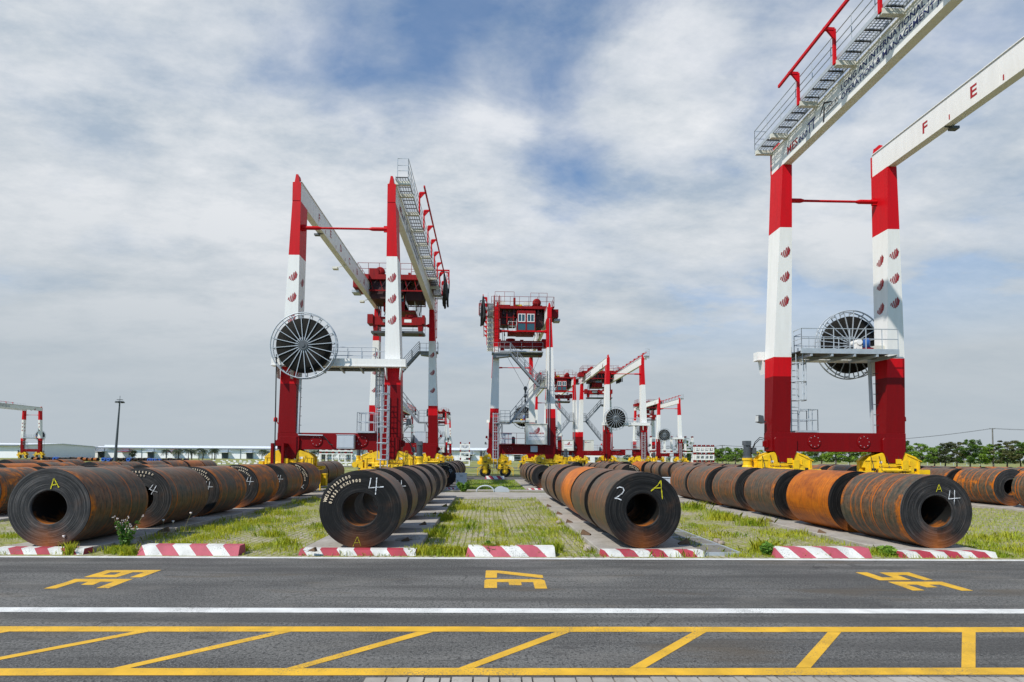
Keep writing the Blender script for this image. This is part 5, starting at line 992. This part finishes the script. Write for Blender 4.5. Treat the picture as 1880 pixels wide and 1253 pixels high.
b_ = MB(); b_.box((0, 0, 0), (9, 5, 3.4)); b_.box((-.3, -.3, 3.4), (9.3, 5.3, 3.6), 1); b_.box((1, -.02, .9), (3, 0, 2.2), 2); b_.box((5, -.02, 0), (6.2, 0, 2.2), 2)
o = b_.build('gatehouse', ['white_paint', 'awning_red', 'door_dark']); p = at(1083, 846, 205); o.location = (p.x-3, 205, 0); tag(o, 'small white hut with a red roof edge under the beam of the right-centre crane', 'hut')
b_ = MB(); L = 230
for i in range(47): b_.box((i*5-.06, -.06, 0), (i*5+.06, .06, 2.2))
for z in (.15, 1.1, 2.15): b_.box((0, -.03, z), (L, .03, z+.06))
o = b_.build('fence', 'pale_grey'); o.location = (at(690, 845, 190).x, 190, 0); tag(o, 'long low pale fence before the trees and warehouse', 'fence')

# ------------------------------------------------------------------ trees
def leaf_cloud(centers, per, size, flat, rr):
    n = len(centers)*per; c = np.repeat(np.array([q[:3] for q in centers]), per, 0); rad = np.repeat(np.array([q[3] for q in centers]), per)
    d = rr.normal(size=(n, 3)); d /= np.linalg.norm(d, axis=1)[:, None]; rr_ = rr.random(n)**0.45
    p = c+d*(rad*rr_)[:, None]*np.array([1, 1, flat]); a = rr.normal(size=(n, 3)); a[:, 2] *= .5; a /= np.linalg.norm(a, axis=1)[:, None]; bv = np.cross(a, rr.normal(size=(n, 3))); bv /= np.linalg.norm(bv, axis=1)[:, None]
    s_ = (size*rr.uniform(.6, 1.3, n))[:, None]; V = np.stack([p-a*s_, p+bv*s_*.55, p+a*s_, p-bv*s_*.55], 1).reshape(-1, 3); return V
def mesh_quads(name, V, mat, k=4):
    me = bpy.data.meshes.new(name); n = len(V)//k; me.vertices.add(len(V)); me.vertices.foreach_set('co', V.astype(np.float32).ravel()); me.loops.add(n*k); me.loops.foreach_set('vertex_index', np.arange(n*k, dtype=np.int32)); me.polygons.add(n); me.polygons.foreach_set('loop_start', np.arange(0, n*k, k, dtype=np.int32)); me.update(calc_edges=True); me.materials.append(MAT[mat]); return me
def tree_proto(seed, H, Wd, mat, tiers=True):
    rr = np.random.default_rng(seed); rd = random.Random(seed); b_ = MB()
    tr = [(0, 0, 0), (rd.uniform(-.15, .15), 0, H*.2), (rd.uniform(-.3, .3), rd.uniform(-.2, .2), H*.55), (rd.uniform(-.3, .3), 0, H*.9)]
    b_.tube(tr, [.20, .15, .10, .03], 7); cs = []
    for i in range(44):
        z = H*(.20+.76*(i/44)); env = Wd*(.60+.62*math.sin(math.pi*min(1, (z/H-.06)/.94)))*.5; a = rd.uniform(0, 6.28); q = env*rd.uniform(.25, 1.0)
        x, y = q*math.cos(a), q*math.sin(a); cs.append((x, y, z, rd.uniform(.45, .95)*Wd/5.5))
        if i % 2 == 0: b_.tube([(tr[2][0]*z/H, 0, z*.78), (x*.6, y*.6, z*.93), (x, y, z)], [.07, .045, .015], 5)
    t = b_.build('tree', 'bark'); cr = bpy.data.objects.new('crown', mesh_quads('crown', leaf_cloud(cs, 95, .19, .55 if tiers else .8, rr), mat)); col.objects.link(cr); cr.parent = t; return t
T = [tree_proto(1, 7.2, 6.0, 'tree_leaf'), tree_proto(2, 7.8, 5.2, 'tree_leaf_olive'), tree_proto(3, 6.4, 6.4, 'tree_leaf'), tree_proto(4, 8.2, 5.6, 'tree_leaf', False)]
spots = [(1690, 152, 0, .95), (1716, 158, 2, 1.0), (1735, 150, 1, .9), (1757, 156, 1, 1.0), (1781, 150, 3, .95), (1800, 160, 0, 1.0), (1824, 152, 0, 1.0), (1849, 147, 1, 1.05), (1874, 154, 3, 1.0), (1895, 148, 0, 1.1), (1664, 160, 3, .95), (1640, 158, 0, .9), (1612, 162, 2, .95), (1588, 158, 3, .9), (1560, 165, 0, .95), (1534, 160, 2, 1.0), (1508, 166, 1, .95), (1484, 160, 3, .95), (1456, 168, 0, .9),
         (1350, 185, 2, .95), (1333, 192, 0, .9), (1318, 190, 2, .85), (1258, 172, 3, .95), (1270, 180, 0, .85), (1308, 196, 1, .8), (1366, 195, 1, .8), (1392, 190, 2, .8)]
used = set()
for i, (u, y, k, s_) in enumerate(spots):
    if k in used: t = copy_tree(T[k])
    else: t = T[k]; used.add(k)
    p = at(u, 850, y); t.location = (p.x, y, 0); t.scale = (s_*random.uniform(1.1, 1.3), s_, s_*random.uniform(.95, 1.12)); t.rotation_euler = (0, 0, random.uniform(0, 6.28))
    kind = ('bushy green', 'olive-brown', 'broad low green', 'dense dark green')[k]
    where = 'right of the right crane' if u > 1680 else 'seen beneath the right crane' if u > 1440 else 'behind the lattice rack'
    tag(t, '%s tree %s, %s from the left' % (kind, where, ORD[sorted([q[0] for q in spots if ((q[0] > 1680) == (u > 1680)) and ((q[0] > 1440) == (u > 1440))]).index(u)]), 'tree', 'trees along the right side of the yard')
cs = []
rr = np.random.default_rng(5)
for i in range(330):
    x = -60+i*2.6*1.0; cs.append((x+rr.uniform(-1, 1), 330+rr.uniform(-8, 8), rr.uniform(.5, 5.2), rr.uniform(1.6, 3.2)))
o = bpy.data.objects.new('distant_wood', mesh_quads('distant_wood', leaf_cloud(cs, 45, .75, .8, rr), 'far_leaf')); col.objects.link(o); tag(o, 'hazy bluish wood far beyond the trees', 'wood', None, 'stuff')
# palms
def palm_proto(seed):
    rd = random.Random(seed); b_ = MB(); b_.tube([(0, 0, 0), (.06, 0, 1.4), (.12, 0, 3.3)], [.17, .13, .11], 8); t = b_.build('palm_tree', 'bark'); f = MB()
    for k in range(15):
        a = k*2.4; up = rd.uniform(.2, 1.0); ln = rd.uniform(1.7, 2.3); pts = []
        for i in range(8):
            q = i/7; r_ = ln*q*(.75+.1*up); z = 3.3+up*1.3*q-(1.15+.9*(1-up))*q*q*1.15; pts.append(Vector((.12+r_*math.cos(a), r_*math.sin(a), z)))
        for p, q in zip(pts[:-1], pts[1:]):
            sd = (q-p).cross(Vector((0, 0, 1))).normalized()
            for j in (0, .5):
                m_ = p.lerp(q, j); d_ = (q-p)*.55
                for sg in (-1, 1): f.add([m_, m_+d_*.5, m_+sd*sg*.50+d_*1.2-Vector((0, 0, .34)), m_+sd*sg*.40+d_*.6-Vector((0, 0, .36))], [(0, 1, 2, 3)])
    f.build('fronds', 'palm_leaf', t); return t
PP = [palm_proto(1), palm_proto(2)]; pu = set()
pal = [305, 323, 327, 346, 352, 365, 372, 389, 394, 489, 481, 574, 588, 596, 602, 611, 633, 640]
for i, u in enumerate(pal):
    k = i % 2
    if k in pu: t = copy_tree(PP[k])
    else: t = PP[k]; pu.add(k)
    y = 205+random.uniform(-6, 6); p = at(u, 842, y); t.location = (p.x, y, 0); s_ = random.uniform(1.0, 1.2); t.scale = (s_, s_, s_*random.uniform(.95, 1.1)); t.rotation_euler = (0, 0, random.uniform(0, 6.28))
    tag(t, '%s from the left of the small palms in front of the long warehouse' % ('leftmost' if i == 0 else ORD[sorted(pal).index(u)] if sorted(pal).index(u) < 12 else 'number %d' % (sorted(pal).index(u)+1)), 'palm', 'palms before the warehouse')
b_ = MB(); b_.tube([(0, 0, 0), (0, 0, 1.2)], .08, 5); t = b_.build('bush', 'bark'); rr = np.random.default_rng(9); cr = bpy.data.objects.new('foliage', mesh_quads('foliage', leaf_cloud([(rr.uniform(-.8, .8), rr.uniform(-.8, .8), rr.uniform(.9, 3.2), rr.uniform(.5, .8)) for _ in range(14)], 60, .2, .9, rr), 'palm_leaf')); col.objects.link(cr); cr.parent = t
p = at(243, 842, 200); t.location = (p.x, 200, 0); tag(t, 'dark rounded bush before a warehouse door left of the palms', 'bush')

# ------------------------------------------------------------------ grass and weeds
def vnoise(x, y, seed=0):
    xi, yi = np.floor(x).astype(np.int64), np.floor(y).astype(np.int64); xf, yf = x-xi, y-yi
    def h(a, c): n = (a*374761393+c*668265263+seed*974711) & 0x7fffffff; n = ((n ^ (n >> 13))*1274126177) & 0x7fffffff; return ((n ^ (n >> 16)) & 0xffff)/65535.0
    sx_, sy_ = xf*xf*(3-2*xf), yf*yf*(3-2*yf); return (h(xi, yi)*(1-sx_)+h(xi+1, yi)*sx_)*(1-sy_)+(h(xi, yi+1)*(1-sx_)+h(xi+1, yi+1)*sx_)*sy_
def fbm(x, y, s): return .5*vnoise(x, y, s)+.3*vnoise(x*2.1, y*2.1, s+1)+.2*vnoise(x*4.3, y*4.3, s+2)
def grass(name, n, x0, x1, y0, y1, dens, hfun, wd, label, seed, mat='blade', snap=True):
    g = np.random.default_rng(seed); y = y0+(y1-y0)*g.random(n)**1.35; x = x0+(x1-x0)*g.random(n)
    if snap:
        q = g.random(n) < .40; x = np.where(q, np.round(x/.17)*.17+g.normal(0, .022, n), x)
    keep = g.random(n) < dens(x, y)
    for (xc, pa, pb, hw) in PADS: keep &= ~((np.abs(x-xc) < hw+.02) & (y > pa-.3) & (y < pb))
    x, y = x[keep], y[keep]; n = len(x); h = hfun(x, y, g); a = g.random(n)*6.283; ln = h*g.uniform(.1, .65, n); w_ = wd*g.uniform(.6, 1.4, n)*(1+y*.012)
    a2 = a+g.uniform(.8, 2.2, n); b0 = np.stack([x, y, np.full(n, -.02)], 1); sd = np.stack([np.cos(a2)*w_, np.sin(a2)*w_, np.zeros(n)], 1); mid = b0+np.stack([np.cos(a)*ln*.35, np.sin(a)*ln*.35, h*.62], 1); tip = b0+np.stack([np.cos(a)*ln, np.sin(a)*ln, h], 1)
    V = np.stack([b0-sd, b0+sd, mid+sd*.7, tip, mid-sd*.7], 1).reshape(-1, 3); o = bpy.data.objects.new(name, mesh_quads(name, V, mat, 5)); col.objects.link(o); tag(o, label, 'grass', None, 'stuff'); return o
def padedge(x, y):
    e = np.zeros_like(x)
    for (xc, pa, pb, hw) in PADS[:4]: e = np.maximum(e, np.exp(-((np.abs(x-xc)-hw-.12)/.25)**2)*(y > pa)*(y < pb))
    return e
def d1(x, y): f = fbm(x*.55+3, y*.55, 4); return np.clip((f-.40)*4.0, .07, 1)*np.clip((fbm(x*2.3, y*1.3, 21)-.30)*4.2, .12, 1) + padedge(x, y)*.35*np.clip((vnoise(x*.8, y*.8, 9)-.35)*3, 0, 1)
def h1(x, y, g): return (.035+.10*np.clip(vnoise(x*1.9, y*1.9, 31)-.45, 0, 1)*2+.09*np.clip(fbm(x*.8, y*.8, 7)-.35, 0, 1)*2+.18*padedge(x, y)*np.clip(vnoise(x*.9, y*.9, 12)-.4, 0, 1)*2)*g.uniform(.5, 1.5, len(x))
grass('grass', 380000, -24, 19, YE+.35, 27.6, d1, h1, .0045, 'short yellow-green grass growing between the paving blocks', 1)
grass('grass', 26000, 11.9, 30, YE+.4, 24, lambda x, y: .9+0*x, lambda x, y, g: .06*g.uniform(.5, 1.6, len(x)), .006, 'low mown grass right of the front right coil', 8, 'blade', False)
def clump(cl, n, seed):
    g = np.random.default_rng(seed); xs = []; ys = []; hs = []
    for (u, v, r_, h_, k) in cl:
        p = gr(u, v); m_ = int(n*k); xs.append(p.x+g.normal(0, r_, m_)); ys.append(np.maximum(p.y+g.normal(0, r_*.6, m_), YE+.13)); hs.append(h_*g.uniform(.35, 1.15, m_))
    x, y, h = map(np.concatenate, (xs, ys, hs)); n = len(x); a = g.random(n)*6.283; ln = h*g.uniform(.15, .7, n); w_ = .0075*g.uniform(.6, 1.4, n); a2 = a+g.uniform(.8, 2.2, n); b0 = np.stack([x, y, np.full(n, -.02)], 1); sd = np.stack([np.cos(a2)*w_, np.sin(a2)*w_, np.zeros(n)], 1); mid = b0+np.stack([np.cos(a)*ln*.35, np.sin(a)*ln*.35, h*.62], 1); tip = b0+np.stack([np.cos(a)*ln, np.sin(a)*ln, h*.96], 1)
    return np.stack([b0-sd, b0+sd, mid+sd*.7, tip, mid-sd*.7], 1).reshape(-1, 3)
CL = [(790, 1017, .25, .24, 1.2), (830, 1017, .25, .22, 1.2), (858, 1016, .15, .20, .6), (893, 1018, .10, .30, .9), (925, 1018, .10, .32, .9), (945, 1018, .06, .14, .3), (1018, 1014, .10, .28, .6), (800, 985, .18, .28, .9), (818, 955, .3, .30, 1.2), (850, 935, .4, .25, 1.0), (1400, 1014, .12, .35, .8), (1425, 1018, .10, .28, .6), (1612, 1018, .12, .22, .5), (1640, 1018, .10, .15, .3), (1275, 935, .3, .40, 1.2), (1330, 955, .3, .35, 1.2), (1380, 965, .3, .35, 1.0), (1340, 985, .4, .15, .6), (1440, 985, .4, .15, .6), (1640, 995, .2, .14, .5),
      (235, 1018, .14, .24, .7), (212, 1015, .12, .2, .5), (127, 1018, .06, .30, .4), (415, 975, .4, .22, .8), (470, 960, .5, .22, 1.0), (520, 945, .5, .22, 1.0), (330, 1000, .3, .16, .6), (445, 1012, .10, .22, .4), (500, 985, .2, .25, .6), (525, 1000, .15, .25, .5), (380, 990, .3, .18, .6), (20, 985, .5, .12, 1.0), (760, 1015, .1, .2, .4)]
V = clump(CL, 420, 3); o = bpy.data.objects.new('grass', mesh_quads('grass', V, 'blade', 5)); col.objects.link(o); tag(o, 'taller green grass tufts along the kerbs, barriers and pad edges', 'grass', None, 'stuff')
grass('grass', 42000, -12, 14, 35.0, 49, lambda x, y: .85+0*x, lambda x, y, g: .10*g.uniform(.5, 1.5, len(x)), .009, 'darker grass on the second block behind the cable trench', 4, 'blade', False)
def weed(u, v, h, kind, label, spread=.25, n=9, leaf='weed_leaf'):
    p = gr(u, v); rd = random.Random(u); rr = np.random.default_rng(u); b_ = MB(); cs = []; fl = MB()
    for i in range(n):
        a, q = rd.uniform(0, 6.28), rd.uniform(.1, 1)*spread; hh = h*rd.uniform(.6, 1.0); tipp = Vector((q*math.cos(a), q*math.sin(a), hh)); b_.tube([(0, 0, 0), (tipp.x*.4, tipp.y*.4, hh*.5), tuple(tipp)], [.008, .006, .003], 4)
        for k in range(5): t = .25+.7*k/5; cs.append((tipp.x*t*.9, tipp.y*t*.9, hh*t, .05+.035*(kind == 'bush')))
        if kind == 'flower': 
            for k in range(3): q_ = tipp+Vector((rd.uniform(-.04, .04), rd.uniform(-.03, .03), rd.uniform(-.05, .02))); fl.lathe([(.001, -.015), (.010, -.004), (.014, .008), (.001, .011)], 6, 'z', 0, tuple(q_))
    w_ = b_.build('weed', 'dry_stem' if kind == 'flower' else 'bark'); w_.location = (p.x, p.y, -.01); tag(w_, label, 'weed')
    cr = bpy.data.objects.new('leaves', mesh_quads('leaves', leaf_cloud(cs, 16 if kind != 'bush' else 34, .032 if kind != 'bush' else .06, .9, rr), leaf)); col.objects.link(cr); cr.parent = w_
    if kind == 'flower': fl.build('flower_heads', 'flower', w_)
weed(228, 1012, .85, 'flower', 'tall seeding weed with pale flower heads beside the front left coil', .34, 13)
weed(851, 904, .75, 'bush', 'leafy green bush at the foot of the grey cabinet', .62, 26)
weed(904, 1018, .26, 'bush', 'small leafy weed growing over the central striped barrier', .2, 9); weed(1412, 1020, .3, 'bush', 'small leafy weed at the left end of the right striped barrier', .22, 9); weed(1626, 1020, .22, 'bush', 'small leafy weed at the right end of the right striped barrier', .2, 8)
def stalk(u, v, h, lean, label):
    p = gr(u, v); b_ = MB(); b_.tube([(0, 0, 0), (lean*.3, 0, h*.5), (lean, 0, h)], [.006, .005, .003], 4); s_ = b_.build('weed', 'dry_stem'); s_.location = (p.x, p.y, 0); tag(s_, label, 'weed'); f = MB(); f.lathe([(.001, -.02), (.02, 0), (.035, .04), (.001, .045)], 7, 'z', 0, (lean, 0, h)); f.build('flower_heads', 'flower', s_)
for u, v, h, l_, lb in ((58, 1002, .62, -.14, 'single dry flower stalk in front of the bore of the front left coil'), (118, 1014, .34, -.02, 'single dry flower stalk right of the front left coil kerb'), (299, 985, .42, 0, 'left one of three dry flower stalks behind the left striped barrier'), (317, 986, .40, 0, 'middle one of three dry flower stalks behind the left striped barrier'), (337, 985, .62, .18, 'tall leaning dry flower stalk behind the left striped barrier'), (1212, 1005, .40, -.05, 'single dry stalk in front of the coil chalked with a white 2')): stalk(u, v, h, l_, lb)
